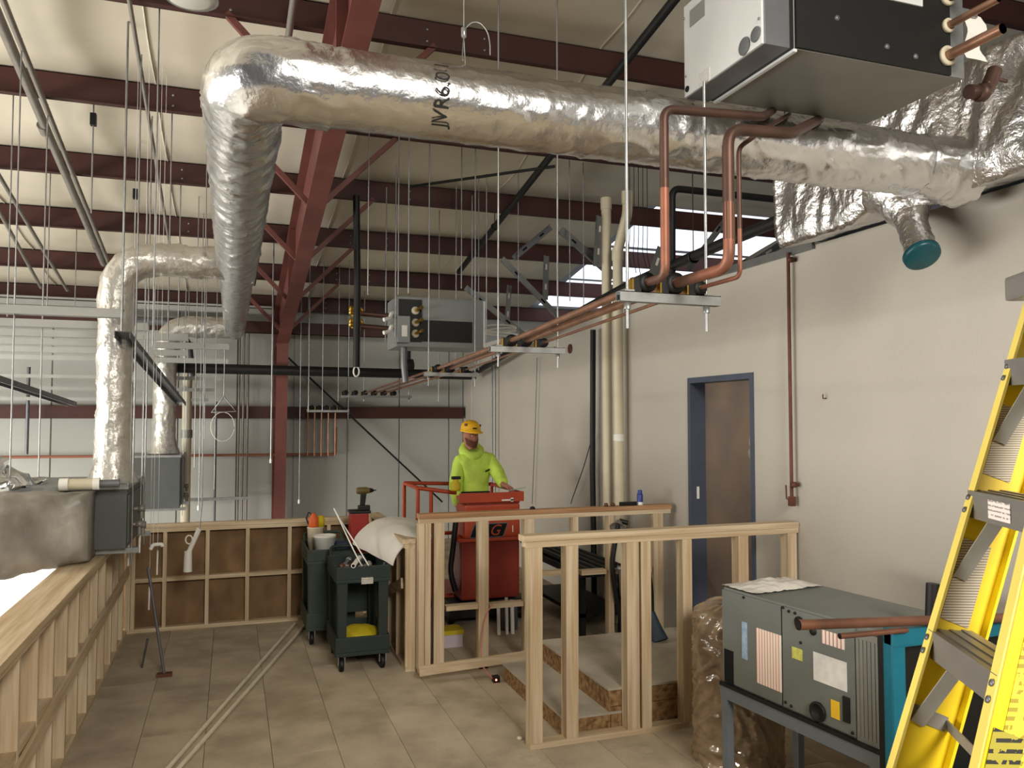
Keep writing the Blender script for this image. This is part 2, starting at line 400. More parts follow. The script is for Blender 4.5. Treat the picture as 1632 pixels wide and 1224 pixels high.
# ================================================================== steel frame
for k, y in enumerate(PY):
    z = ZR(y); pm = MB(); h = 0.25; fl = 0.065
    x0, x1 = -14.0, 9.5
    pm.box((x0, y - 0.004, z), (x1, y + 0.004, z + h)).box((x0, y - fl, z), (x1, y + 0.004, z + 0.006)).box((x0, y - 0.004, z + h - 0.006), (x1, y + fl, z + h))
    if y < 0.3: continue
    ordn = ['eave', 'second', 'third', 'fourth', 'fifth', 'sixth', 'seventh', 'eighth', 'ninth', 'tenth'][k]
    p = thing('roof_purlin', ('dark red eave purlin at the top of the back wall' if k == 0 else 'dark red roof purlin, %s counted from the back wall' % ordn), 'purlin', (0.7, y, z), 'roof purlins')
    obj('z_section', pm, 'purlin_red', p)
    bo = MB()
    for bx in (-0.55, -0.05, 1.5, 2.0):
        for bz in (0.07, 0.17): bo.lathe([(0.012, 0.0), (0.012, 0.008), (0.0, 0.009)], (bx, y - 0.005, z + bz), 6, (0, -1, 0))
    obj('bolt_heads', bo, 'galv', p, kind='stuff')

# rafter and tapered column of the rigid frame
rx = 0.74
fr = thing('rigid_frame', 'dark red tapered steel column and sloping rafter crossing the whole ceiling', 'steel frame', (rx, 13.6, -0.02))
def zbot(y): return ZR(y) - 0.82
ya, yb = 0.2, 12.95
hb = 0.088
def slab(y0, z0, y1, z1, t, w=hb):
    return MB().hexa([(rx - w, y0, z0), (rx + w, y0, z0), (rx + w, y1, z1), (rx - w, y1, z1), (rx - w, y0, z0 + t), (rx + w, y0, z0 + t), (rx + w, y1, z1 + t), (rx - w, y1, z1 + t)])
obj('rafter_bottom_flange', slab(ya, zbot(ya), yb, zbot(yb), 0.014), 'red_primer', fr)
obj('rafter_top_flange', slab(ya, ZR(ya) - 0.02, 14.0, ZR(14.0) - 0.02, 0.014), 'red_primer', fr)
wv = MB().prism([(ya, zbot(ya) + 0.01), (yb, zbot(yb) + 0.01), (yb, ZR(yb) - 0.02), (ya, ZR(ya) - 0.02)], (rx - 0.005, 0, 0), (0, 1, 0), (0, 0, 1), (0.01, 0, 0))
obj('rafter_web', wv, 'red_primer', fr)
obj('knee_web', MB().prism([(yb, zbot(yb)), (14.0, zbot(yb)), (14.0, ZR(14.0) - 0.02), (yb, ZR(yb) - 0.02)], (rx - 0.005, 0, 0), (0, 1, 0), (0, 0, 1), (0.01, 0, 0)), 'red_primer', fr)
obj('knee_stiffener', slab(yb, zbot(yb), 14.0, zbot(yb), 0.014), 'red_primer', fr)
cx = rx
obj('column_inner_flange', MB().hexa([(cx - hb, 13.35, -0.02), (cx + hb, 13.35, -0.02), (cx + hb, 13.365, -0.02), (cx - hb, 13.365, -0.02), (cx - hb, yb, zbot(yb)), (cx + hb, yb, zbot(yb)), (cx + hb, yb + 0.015, zbot(yb)), (cx - hb, yb + 0.015, zbot(yb))]), 'red_primer', fr)
obj('column_web', MB().prism([(13.36, -0.02), (13.98, -0.02), (13.98, zbot(yb)), (yb + 0.01, zbot(yb))], (cx - 0.005, 0, 0), (0, 1, 0), (0, 0, 1), (0.01, 0, 0)), 'red_primer', fr)
obj('column_outer_flange', MB().box((cx - hb, 13.98, -0.02), (cx + hb, 13.995, ZR(14) - 0.02)), 'red_primer', fr)
# splice plates with bolts on the web, flange braces up to the purlins
for y in (10.4, 5.6):
    obj('splice_plate', MB().prism([(y - 0.01, zbot(y) + 0.02), (y + 0.01, zbot(y) + 0.02), (y + 0.01, ZR(y) - 0.03), (y - 0.01, ZR(y) - 0.03)], (rx - hb, 0, 0), (0, 1, 0), (0, 0, 1), (2 * hb, 0, 0)), 'red_primer', fr)
for y in PY[1:6]:
    for s in (-1, 1):
        a = V(rx + s * 0.03, y - 0.02, zbot(y) + 0.05); b = V(rx + s * 0.82, y - 0.02, ZR(y) + 0.03)
        obj('flange_brace', MB().bar(a, b, 0.05, 0.05), 'red_primer', fr)

# girts of the back wall
for n, (z, x0, x1, lb) in enumerate(((2.16, -10, 3.95, 'dark red wall girt crossing the back wall at eye level'),)):
    g = MB().box((x0, 13.98, z), (x1, 14.14, z + 0.008)).box((x0, 13.975, z), (x1, 13.983, z + 0.2)).box((x0, 13.98, z + 0.192), (x1, 14.14, z + 0.2))
    tag(obj('wall_girt', g, 'purlin_red'), lb, 'girt')
g = MB().box((-10, 13.70, 3.55), (3.95, 13.71, 3.75)).box((-10, 13.70, 3.55), (3.95, 13.76, 3.558))
tag(obj('eave_beam', g, 'purlin_red'), 'dark red horizontal eave channel just below the eave purlin', 'beam')
g = MB().box((-10, 13.60, 3.86), (0.6, 13.66, 3.94)).box((-10, 13.62, 3.96), (0.6, 13.66, 3.99))
tag(obj('cable_raceway', g, 'light_track'), 'pale grey raceway running under the eave left of the rafter', 'raceway')
# diagonal rod brace on the back wall
tag(obj('brace_rod', MB().tube([U(455, 566, Y=13.85), U(705, 800, Y=13.85)], 0.016, 8), 'black_iron'), 'thin black diagonal brace rod on the back wall', 'brace rod')

# ================================================================== half walls of 2x4 framing
def stud_wall_x(name, label, x0, x1, y, top, studs, sheath=True, block=None, plates=1, cap=None, cap_x=None, d=0.09, zb=0.0, bottom=True):
    """framing that runs along x; y is its near face"""
    t = thing(name, label, 'half wall', ((x0 + x1) / 2, y + d / 2, zb))
    zt = top - 0.04 * plates
    if bottom: obj('bottom_plate', MB().box((x0, y, zb), (x1, y + d, zb + 0.04)), 'wood_x', t, bevel=0.002)
    for i in range(plates):
        obj('top_plate', MB().box((x0 - 0.004 * i, y - 0.002 * i, zt + 0.04 * i), (x1, y + d, zt + 0.0385 + 0.04 * i)), 'wood_x', t, bevel=0.002)
    for s in studs:
        sx, sw = (s, 0.038) if not isinstance(s, tuple) else s
        obj('stud', MB().box((sx - sw / 2, y, zb + 0.04), (sx + sw / 2, y + d, zt)), 'wood_z', t, bevel=0.002)
    if sheath: obj('sheathing', MB().box((x0, y + d, zb), (x1, y + d + 0.012, top)), 'ply', t)
    return t
# back half wall
HW = 1.08
bx = [U(px, 920, Y=8.95).x for px in (262, 330, 394, 461)]
st = bx + [-0.91, (-0.955, .045), bx[-1] + 0.41, bx[-1] + 0.82]
hwb = stud_wall_x('half_wall', 'low stud half wall backed with dark plywood at the far end of the floor', -1.17, 1.40, 8.95, HW, st, plates=2)
sx = sorted([q for q in st if not isinstance(q, tuple)] + [-1.15])
for a, b in zip(sx[1:-1], sx[2:]):
    obj('blocking', MB().box((a + 0.019, 8.952, 0.50), (b - 0.019, 9.04, 0.538)), 'wood_x', hwb)
# left half wall, along y
t = thing('half_wall', 'long low stud half wall with wide top board along the left edge of the floor', 'half wall', (-1.05, 5.0, 0))
obj('top_board', MB().box((-1.17, 1.2, HW - 0.04), (-0.93, 8.94, HW)), 'wood_y', t, bevel=0.003)
obj('top_plate', MB().box((-1.13, 1.2, HW - 0.08), (-0.945, 8.94, HW - 0.042)), 'wood_y', t, bevel=0.002)
obj('bottom_plate', MB().box((-1.05, 1.2, 0), (-0.955, 8.94, 0.038)), 'wood_y', t)
ys_ = [1.3 + 0.406 * k for k in range(19)]
for y in ys_:
    obj('stud', MB().box((-1.05, y - 0.019, 0.038), (-0.955, y + 0.019, HW - 0.08)), 'wood_z', t, bevel=0.002)
for k in range(len(ys_) - 1):
    z = 0.50 + 0.004 * (k % 3)
    obj('blocking', MB().box((-1.045, ys_[k] + 0.019, z), (-0.957, ys_[k + 1] - 0.019, z + 0.04)), 'wood_y', t)
obj('rail_board', MB().hexa([(-0.955, 2.2, 0.30), (-0.935, 2.2, 0.30), (-0.935, 8.9, 0.60), (-0.955, 8.9, 0.60), (-0.955, 2.2, 0.39), (-0.935, 2.2, 0.39), (-0.935, 8.9, 0.69), (-0.955, 8.9, 0.69)]), 'wood_y', t)
obj('sheathing', MB().box((-1.062, 1.2, 0), (-1.05, 8.94, HW - 0.08)), 'ply', t)
# half wall beside the stairwell, along y
t = thing('half_wall', 'short sheathed half wall end beside the stairwell under the white sheet', 'half wall', (1.5, 7.7, 0))
sw0, sw1, st_ = 6.85, 8.94, 1.12
obj('top_plate', MB().box((1.40, sw0, st_ - 0.04), (1.56, sw1, st_)), 'wood_y', t, bevel=0.003)
obj('top_plate', MB().box((1.42, sw0, st_ - 0.08), (1.55, sw1, st_ - 0.041)), 'wood_y', t, bevel=0.002)
obj('bottom_plate', MB().box((1.43, sw0, 0), (1.54, sw1, 0.038)), 'wood_y', t)
for k in range(6):
    y = sw0 + 0.02 + k * 0.406
    obj('stud', MB().box((1.43, y - 0.019, 0.038), (1.53, y + 0.019, st_ - 0.08)), 'wood_z', t, bevel=0.002)
obj('sheathing', MB().box((1.54, sw0, 0), (1.552, sw1, st_ - 0.08)), 'osb', t)
obj('brace', MB().bar((1.43, 7.0, 0.72), (1.43, 7.9, 0.45), 0.02, 0.09), 'wood_y', t)

# guard frames of the stair landing
f1y = 4.98
f1 = thing('guard_frame', 'nearer open guard frame of 2x4 studs in front of the landing', 'stud frame', (2.9, f1y + 0.045, 0), 'stair guard frames')
t1 = 1.385
xl = U(850, 1195, Z=0).x
obj('bottom_plate', MB().box((xl - 0.02, f1y, 0), (3.05, f1y + 0.09, 0.038)), 'wood_x', f1, bevel=0.002)
obj('bottom_plate', MB().box((3.052, f1y, 0), (WX - 0.01, f1y + 0.09, 0.038)), 'wood_x', f1, bevel=0.002)
obj('top_plate', MB().box((xl - 0.05, f1y - 0.004, t1 - 0.08), (WX - 0.004, f1y + 0.09, t1 - 0.042)), 'wood_x', f1, bevel=0.002)
obj('top_plate', MB().box((xl - 0.07, f1y - 0.01, t1 - 0.04), (WX - 0.004, f1y + 0.095, t1)), 'wood_x', f1, bevel=0.002)
for px, wpx in ((855, .070), (912, .072), (1009, .078), (1030, .06), (1096, .058), (1186, .066), (1264, .062)):
    c = U(px, 950, Y=f1y).x
    obj('stud', MB().box((c - wpx / 2 - .008, f1y, 0.038), (c + wpx / 2 + .008, f1y + 0.089, t1 - 0.08)), 'wood_z', f1, bevel=0.002)
f2y = 6.71; t2 = 1.345
f2 = thing('guard_frame', 'farther open guard frame of 2x4 studs in front of the orange lift', 'stud frame', (2.7, f2y + 0.045, 0), 'stair guard frames')
xl2 = U(667, 1075, Z=0).x
obj('top_plate', MB().box((xl2, f2y, t2 - 0.08), (3.93, f2y + 0.09, t2 - 0.042)), 'wood_x', f2, bevel=0.002)
obj('top_plate', MB().box((xl2 - 0.01, f2y - 0.003, t2 - 0.04), (3.94, f2y + 0.10, t2)), mat('wood_cap', 'b98f6a', .7, color2='96704c', nscale=2.2, stretch=(.6, 14, 14)), f2, bevel=0.002)
obj('bottom_plate', MB().box((xl2, f2y, 0.0), (xl2 + 0.62, f2y + 0.09, 0.038)), 'wood_x', f2)
for px, wd, zb in ((672, .05, 0.04), (682, .05, 0.04), (700, .09, 0.04), (771, .09, 0.0), (844, .09, 0.0), (918, .05, 0.0), (975, .05, 0.0), (1050, .10, 0.0)):
    c = U(px, 930, Y=f2y).x
    obj('stud', MB().box((c - wd / 2, f2y, zb), (c + wd / 2, f2y + 0.089, t2 - 0.08)), 'wood_z', f2, bevel=0.002)
for (pa, pb, py) in ((708, 766, 971), (777, 838, 967), (850, 913, 916), (924, 970, 914), (980, 1042, 912)):
    a = U(pa, py, Y=f2y); b = U(pb, py, Y=f2y)
    obj('blocking', MB().box((a.x + .02, f2y + 0.002, a.z - 0.02), (b.x - .02, f2y + 0.088, a.z + 0.02)), 'wood_x', f2)
# loose 2x4 leaning across the stairwell opening
a = U(668, 1070, Y=6.50); b = U(885, 1038, Y=6.42)
tag(obj('loose_board', MB().bar(a, b, 0.035, 0.075), 'wood_x', bevel=0.002), 'loose pale 2x4 board slanting across the foot of the guard frame', 'board')
# ================================================================== foil ducts
def crinkle(amp, ring=0.0, step=0.0, freq=9.0):
    def f(p, i, a):
        n = noise.noise(p * freq) * 0.5 + abs(noise.noise(p * freq * 2.3 + V(7, 3, 1))) * 0.8
        n2 = 1 - abs(noise.noise(V(p.x * 5, p.y * 5, p.z * 5 + 3))) * 2
        v = amp * (n - 0.2) + amp * 0.9 * max(0, n2 - 0.75) * 4
        return v
    return f
def dense(pts, step):
    out = [V(pts[0])]
    for a, b in zip(pts, pts[1:]):
        a = V(a); b = V(b); n = max(1, int((b - a).length / step))
        for k in range(1, n + 1): out.append(a.lerp(b, k / n))
    return out
MY, DZ, TX = 3.28, 3.50, 0.03
RM = 0.158
duct = thing('foil_duct', 'large crinkled foil wrapped round duct crossing the ceiling and turning away at an elbow', 'duct', (TX, MY, DZ - 0.16))
obj('cross_run', MB().tube(dense([(3.74, MY, DZ), (TX + 0.33, MY, DZ)], 0.020), RM, 80, disp=lambda p, i, a: crinkle(0.0035 + 0.0065 * min(1, max(0, (p.x - .75) / 1.2)) + 0.006 * max(0, (.55 - p.x) / .3))(p, i, a)), 'foil', duct)
el = [(TX + 0.33, MY, DZ)] + fillet([(TX + 0.33, MY, DZ), (TX, MY, DZ), (TX, MY + 0.36, DZ)], 0.30, 12)[1:]
obj('elbow', MB().tube(dense(el, 0.022), RM + 0.006, 72, disp=crinkle(0.012)), 'foil', duct)
def ringed(p, i, a):
    r = 0.006 * math.exp(-(((p.y * 1.9) % 1.0 - 0.5) / 0.06) ** 2)
    s = 0.5 + 0.5 * math.sin(p.y * 26 + math.cos(a) * 2)
    return crinkle(0.008)(p, i, a) + r * (0.5 + 0.5 * math.cos(a * 3)) + 0.004 * s
obj('trunk', MB().tube(dense([(TX, MY + 0.36, DZ), (TX, 7.62, DZ)], 0.026), RM + 0.006, 64, disp=ringed), 'foil', duct)
obj('reducer', MB().tube([(TX, 7.60, DZ), (TX, 7.95, DZ)], .1, 48, radii=[RM + 0.008, 0.148]), 'foil', duct)
obj('reduced_trunk', MB().tube(dense([(TX, 7.93, DZ), (TX, 12.78, DZ)], 0.04), 0.146, 48, disp=ringed), 'foil', duct)
def branch(name, y, xb, zend, r, label):
    pts = dense(fillet([(TX - 0.05, y, DZ), (xb, y, DZ), (xb, y, zend + 0.34)], 0.34, 14), 0.026)
    b = obj(name, MB().tube(pts, r, 56, disp=crinkle(0.015)), 'foil_soft', duct)
    obj('boot', MB().tube(dense([(xb, y, zend + 0.36), (xb, y, zend)], 0.03), r, 48, radii=[r * (1.02 + 0.42 * max(0, (k - 3) / 9.0) ** 1.5) for k in range(13)], disp=crinkle(0.008)), 'foil_soft', b)
    return b
X1 = U(183, 600, Y=7.38).x; X2 = U(263, 620, Y=12.6).x
branch('branch_pipe', 7.38, X1, 1.63, 0.135, '')
branch('branch_pipe', 12.6, X2, 1.66, 0.150, '')
# printed rating on the wrap
ink = mat('ink', '1c1b19', 0.7)
tm = text_mb('JVR6.0 I', (0, 0, 0), (1, 0, 0), (0, 1, 0), 0.088, 0)
Xc = U(706, 185, Y=MY - RM).x; rr = RM + 0.0125
th0 = -0.18
out = MB(); out.f = tm.f; out.sm = tm.sm
for p in tm.v:
    th = th0 + p.x / rr
    out.v.append(V(Xc - p.y, MY - rr * math.cos(th), DZ + rr * math.sin(th)))
obj('rating_print', out, ink, duct, kind='stuff', label='black JVR6.0 print running around the duct')

# foil plenum resting over the partition
plen = thing('foil_plenum', 'crumpled silver foil plenum over the right partition with a capped collar', 'duct', (4.2, 3.3, 3.42))
def plenum():
    mb = MB(); nu, nv = 130, 40; x0, x1, z1 = 3.68, 4.6, 4.05; y0, y1 = 1.9, 4.72
    vs = []; prof = []
    for k in range(nv + 1):
        t = k / nv
        if t < 0.2: q = (x1 - (x1 - 4.02) * (t / 0.2), 0.0, 0.075)            # over the wall
        elif t < 0.3: q = (4.02 - (4.02 - x0) * ((t - .2) / 0.1), 0.0, 0.075 * (1 - (t - .2) / .1))   # underside
        elif t < 0.85: q = (x0, (t - 0.3) / 0.55, 0.0)                        # face
        else: q = (x0 + (x1 - x0) * (t - 0.85) / 0.15, 1.0, 0.0)
        prof.append(q)
    rg = lambda p: 1 - abs(noise.noise(p)) * 2
    for i in range(nu + 1):
        y = y0 + (y1 - y0) * i / nu
        zb = 3.365 + 0.012 * noise.noise((y * 2.2, 0, 4)) + 0.06 * math.exp(-((y - 3.86) / 0.13) ** 2)
        for (x, s, up_) in prof:
            z = zb + up_ + (z1 - zb) * s; edge = min(1, 6 * s + .3)
            dx = edge * (0.040 * rg(V(y * 3.6, z * 1.0 + y * .5, 1)) + .020 * rg(V(y * 8 + z * 2, z * 2, 5)) + .012 * rg(V(y * 2, z * 6 + y * 3, 9)) + .006 * noise.noise(V(y * 22, z * 14, 2)))
            dz = 0.014 * noise.noise(V(y * 23, x * 9, 2))
            vs.append(V(x - dx, y, z + (dz if s < .05 and up_ < .07 else 0)))
    W_ = nv + 1; fs = []
    for i in range(nu):
        for k in range(nv): fs.append((i * W_ + k, i * W_ + k + 1, (i + 1) * W_ + k + 1, (i + 1) * W_ + k))
    fs.append(tuple(nu * W_ + k for k in range(W_))); fs.append(tuple(range(W_))[::-1])
    return mb.add(vs, fs, True)
obj('plenum_body', plenum(), 'foil_rough', plen)
# cross run saddle where the duct joins
obj('saddle', MB().tube(dense([(3.40, MY, DZ), (3.74, MY, DZ)], 0.02), RM, 64, radii=[RM + 0.002 + 0.035 * (k / 16.0) ** 2 for k in range(18)], disp=crinkle(0.014, freq=7)), 'foil', plen)
c0 = U(1425, 330, X=3.70); c1 = U(1470, 408, X=3.62)
cpts = dense([c0 + V(0.06, 0, 0.10), c1], 0.016)
obj('collar', MB().tube(cpts, 0.08, 36, disp=crinkle(0.012, freq=12), radii=[0.082 + 0.14 * max(0, 1 - k / (len(cpts) * .55)) ** 1.6 for k in range(len(cpts))]), 'foil_rough', plen)
d = (c1 - c0).normalized()
obj('collar_cap', MB().lathe([(0.0, 0.034), (0.084, 0.033), (0.097, 0.027), (0.10, 0.0), (0.088, -0.004)], c1 - d * 0.02, 28, d), 'teal_cap', plen, label='teal plastic cap')

# ================================================================== units on the left beyond the half wall
def ahu(lab, X0, X1_, Y0, Y1, z0, z1, near=True):
    t = thing('air_handler', lab, 'air handler', ((X0 + X1_) / 2, (Y0 + Y1) / 2, z0), 'air handlers under the branch ducts')
    obj('cabinet', MB().box((X0, Y0, z0), (X1_, Y1, z1)), 'unit_dark', t, bevel=0.008)
    obj('lid', MB().box((X0 - 0.01, Y0 - 0.01, z1), (X1_ + 0.01, Y1 + 0.01, z1 + 0.03)), 'galv', t)
    obj('side_panel', MB().box((X1_, Y0 + 0.06, z0 + 0.04), (X1_ + 0.012, Y1 - 0.06, z1 - 0.05)), 'unit_dark', t, bevel=0.003)
    for k, (yy, zz) in enumerate(((Y0 + .25, z0 + .16), (Y0 + .4, z0 + .27), (Y0 + .52, z0 + .12))):
        v = MB().tube(fillet([(X1_, yy, zz), (X1_ + 0.07, yy, zz), (X1_ + 0.07, yy, zz - 0.08)], 0.03), 0.018, 10)
        v.lathe([(0.0, 0.0), (0.03, 0.0), (0.03, 0.05), (0.0, 0.05)], (X1_ + 0.045, yy, zz), 10, (1, 0, 0))
        obj('valve', v, 'conduit', t)
    for (hx, hy) in ((X0 - .03, Y0 + .1), (X1_ + .03, Y0 + .1), (X0 - .03, Y1 - .1), (X1_ + .03, Y1 - .1)):
        if not near and hx < X0: continue
        obj('hanger_rod', MB().tube([(hx, hy, z0 - 0.12), (hx, hy, ZR(hy))], 0.006, 6), 'galv', t)
    for yy in (Y0 + .1, Y1 - .1):
        obj('hanger_strut', MB().box((X0 - .08, yy - .02, z0 - .045), (X1_ + .08, yy + .02, z0 - .003)), 'galv', t)
    return t
ahu('dark grey air handler hanging over the left half wall', -1.56, -0.765, 6.98, 8.15, 1.135, 1.60)
ahu('smaller dark grey air handler farther back below the second branch duct', -1.45, -0.66, 12.1, 13.15, 0.92, 1.62, False)
# insulated duct wrapped in grey film, joined to the near unit
def wrapped():
    mb = MB(); nu, nv = 70, 48; vs = []
    for i in range(nu + 1):
        s = i / nu; x = -3.4 + (3.4 - 0.985) * s
        y0, y1 = 6.30 + 0.35 * max(0, s - 0.72) / 0.28, 7.06; z0, z1 = 0.96 + 0.15 * max(0, s - .6) / .4, 1.60
        for k in range(nv):
            a = 2 * math.pi * k / nv; c, sn = math.cos(a), math.sin(a)
            e = 0.32
            px = (abs(c) ** e) * (1 if c >= 0 else -1); pz = (abs(sn) ** e) * (1 if sn >= 0 else -1)
            p = V(x, (y0 + y1) / 2 + px * (y1 - y0) / 2, (z0 + z1) / 2 + pz * (z1 - z0) / 2)
            d = 0.022 * noise.noise(p * 3.1) + 0.016 * abs(noise.noise(p * 6.0 + V(1, 5, 2))) + 0.01 * noise.noise(p * 14)
            vs.append(p + V(0.01 * noise.noise(p * 6), px * d * 1.4, pz * d * 1.4))
    fs = []
    for i in range(nu):
        for k in range(nv): fs.append((i * nv + k, i * nv + (k + 1) % nv, (i + 1) * nv + (k + 1) % nv, (i + 1) * nv + k))
    fs.append(tuple(range(nv))[::-1]); fs.append(tuple(nu * nv + k for k in range(nv)))
    return mb.add(vs, fs, True)
wrap = obj('wrapped_duct', wrapped(), 'wrap_grey'); tag(wrap, 'bulging rectangular duct in grey insulation wrap at the left edge', 'duct')
obj('hanger_rod', MB().tube([(-2.2, 6.25, 0.9), (-2.2, 6.25, ZR(6.25))], 0.006, 6), 'galv', wrap)
obj('hanger_rod', MB().tube([(-2.2, 7.1, 0.9), (-2.2, 7.1, ZR(7.1))], 0.006, 6), 'galv', wrap)
obj('hanger_strut', MB().box((-2.22, 6.2, 0.885), (-2.18, 7.15, 0.925)), 'galv', wrap)
# crumpled foil sheet lying on the wrap, sealant tube
cf = MB(); n = 26; vs = []
for i in range(n + 1):
    for j in range(n + 1):
        u, v = i / n - .5, j / n - .5; r = math.hypot(u, v)
        p = V(-1.95 + u * 0.95, 7.25 + v * 0.75, 1.62 + max(0, 0.25 * (1 - (r * 2) ** 2)))
        k = 0.09 * noise.noise(p * 9) + 0.06 * abs(noise.noise(p * 17))
        vs.append(p + V(k, k, k * 0.8))
fs = [(i * (n + 1) + j, i * (n + 1) + j + 1, (i + 1) * (n + 1) + j + 1, (i + 1) * (n + 1) + j) for i in range(n) for j in range(n)]
cf.add(vs, fs)
tag(obj('foil_sheet', cf, 'foil'), 'crumpled loose foil sheet heaped behind the wrapped duct', 'foil sheet')
p0 = U(97, 776, Y=6.75); p1 = U(158, 776, Y=6.75); p0.z = p1.z = 1.665
sl = thing('sealant_tube', 'beige sealant tube with grey nozzle lying on top of the wrapped duct', 'tube', (p0 + p1) / 2 - V(0, 0, .05))
obj('tube_body', MB().tube([p0, p1], 0.042, 16), 'pvc', sl); obj('end_ring', MB().tube([p0 - V(.01, 0, 0), p0 + V(.05, 0, 0)], 0.046, 16), 'paper', sl)
obj('end_ring', MB().tube([p1 - V(.04, 0, 0), p1 + V(.005, 0, 0)], 0.046, 16), 'paper', sl)
obj('nozzle', MB().tube([p1, p1 + V(.14, 0, 0)], 0.03, 12), 'dark_track', sl); obj('hook', MB().tube(fillet([p1 + V(.14, 0, 0), p1 + V(.2, 0, .0), p1 + V(.2, 0, -.02), p1 + V(.15, 0, -.02)], .01), .006, 6), 'steel', sl)

# ================================================================== suspended fan coil unit, upper right
bx0, bx1, by0, by1, bz0, bz1 = 2.06, 2.93, 2.55, 3.10, 3.66, 4.13
fz = 3.60
fc = thing('fan_coil', 'large suspended fan coil with white end panel and black coil face, top right', 'fan coil', (2.4, 2.83, fz), 'suspended fan coils')
obj('cabinet', MB().box((bx0, by0, fz), (bx1, by1, fz + 0.5)), 'unit_steel', fc, bevel=0.003)
obj('coil_face', MB().box((bx0 + 0.005, by0 - 0.012, fz + 0.004), (bx1 - 0.075, by0, fz + 0.36)), 'black', fc)
obj('end_plate', MB().box((bx1 - 0.075, by0 - 0.006, fz + 0.002), (bx1 + 0.004, by0, fz + 0.36)), 'galv', fc)
obj('upper_panel', MB().box((bx0 + 0.10, by0 - 0.02, fz + 0.27), (bx1 - 0.23, by0 - 0.012, fz + 0.49)), 'unit_white', fc, bevel=0.002)
for xx in (bx0 + .2, bx0 + .45, bx0 + .60): obj('screw', MB().lathe([(0.012, 0), (0.012, .006), (0, .008)], (xx, by0 - 0.012, fz + 0.10 + .05 * math.sin(xx * 9)), 6, (0, -1, 0)), 'dark_track', fc)
cbx = obj('control_box', MB().box((1.925, by0, fz), (bx0 - 0.018, by1 + 0.02, fz + 0.42)), 'dark_track', fc, bevel=0.003)
wp = obj('white_panel', MB().box((1.915, by0 + 0.005, fz + 0.002), (1.926, by1 + 0.015, fz + 0.42)), 'unit_white', fc, bevel=0.002)
obj('gasket', MB().box((bx0 - 0.018, by0, fz), (bx0, by1, fz + 0.48)), 'black', fc)
def disc(y, z, r, m, par, x=1.914): obj('knockout', MB().lathe([(r, 0), (r, 0.004), (r * .8, 0.006), (0, 0.006)], (x, y, z), 20, (-1, 0, 0)), m, par)
disc(U(1187, 74, X=1.915).y, U(1187, 74, X=1.915).z, 0.036, mat('knockout_grey', '5d5f60', .6), wp)
disc(U(1205, 55, X=1.915).y, U(1205, 55, X=1.915).z, 0.030, 'knockout_grey', wp)
disc(U(1096, 142, X=1.915).y, U(1096, 142, X=1.915).z, 0.014, 'hole', wp)
a = U(1100, 30, X=1.915); b = U(1124, 42, X=1.915)
obj('rating_sticker', MB().box((1.912, b.y, a.z - .04), (1.916, a.y, a.z + .035)), mat('sticker_grey', '8c8a84', .6), wp)
a = U(1125, 122, X=1.915)
obj('paper_label', MB().box((1.912, a.y - .03, a.z - .03), (1.916, a.y + .05, a.z + .03)), lines_mat('label_faint', 'd2d2ce', 'a5a5a2', 'Z', 7, .3, 9), wp)
for (px, py) in ((1091, 30), (1210, 30), (1094, 122)):
    q = U(px, py, X=1.915); obj('screw', MB().lathe([(0.006, 0), (0.006, .003), (0, .004)], (1.914, q.y, q.z), 8, (-1, 0, 0)), 'steel', wp)
# pipe stubs with white grommets
for k, (px, py, r, L) in enumerate(((1508, -4, .020, .22), (1509, 42, .016, .24), (1508, 90, .022, .26))):
    q = U(px, py, Y=by0 - 0.012)
    obj('grommet', MB().lathe([(r * 1.15, 0.0), (r * 1.9, 0.002), (r * 1.9, 0.014), (r * 1.3, 0.02), (r * 1.1, 0.012)], (q.x, by0 - 0.012, q.z), 24, (0, -1, 0)), 'pvc', fc)
    e = q + V(0.30, 0, 0).normalized() * 0.0 + V(0.02, -L, 0.005)
    st = MB().tube([q + V(0, 0.02, 0), q + V(0.005, -L, 0.0)], r, 18, cap=False).tube([q + V(0.005, -L, 0), q + V(0.005, -L, 0) + V(0, -.001, 0)], r * .8, 18)
    s_ = obj('pipe_stub', st, 'copper', fc)
    obj('stub_mouth', MB().lathe([(r * .85, 0), (0, 0.0)], q + V(0.005, -L - .001, 0), 16, (0, -1, 0)), 'hole', s_)
# paper tag and brown drain fitting
q0 = U(1560, 20, Y=by0 + .02); q1 = U(1562, 95, Y=by0 + .02)
tg = MB(); n = 10; vs = []
for i in range(n + 1):
    for j in range(3):
        z = q0.z + (q1.z - q0.z) * i / n; vs.append(V(bx1 + 0.05 + 0.05 * j + .01 * math.sin(i * .7), by0 + .02 + 0.012 * math.sin(i * .9 + j), z - .006 * j))
tg.add(vs, [(i * 3 + j, i * 3 + j + 1, (i + 1) * 3 + j + 1, (i + 1) * 3 + j) for i in range(n) for j in range(2)], True)
obj('paper_tag', tg, 'paper', fc, label='hanging white paper tag')
q = U(1570, 130, Y=by0 + .1)
obj('drain_fitting', MB().tube(fillet([q + V(-.1, 0, -.06), q + V(0, 0, -.05), q + V(.03, 0, .0), q + V(.06, 0, .06)], .04), .032, 14).lathe([(0, 0), (.04, 0), (.04, .03), (0, .03)], q + V(-.05, -.01, -.06), 12, (1, 0, 0)).tube([q + V(.02, 0, .02), q + V(.13, 0, .02)], .009, 8), 'copper_dark', fc)
obj('bottom_lip', MB().box((bx0 - .004, by0 - .004, fz - .012), (bx0 + .012, by1, fz - .001)), 'unit_white', fc)
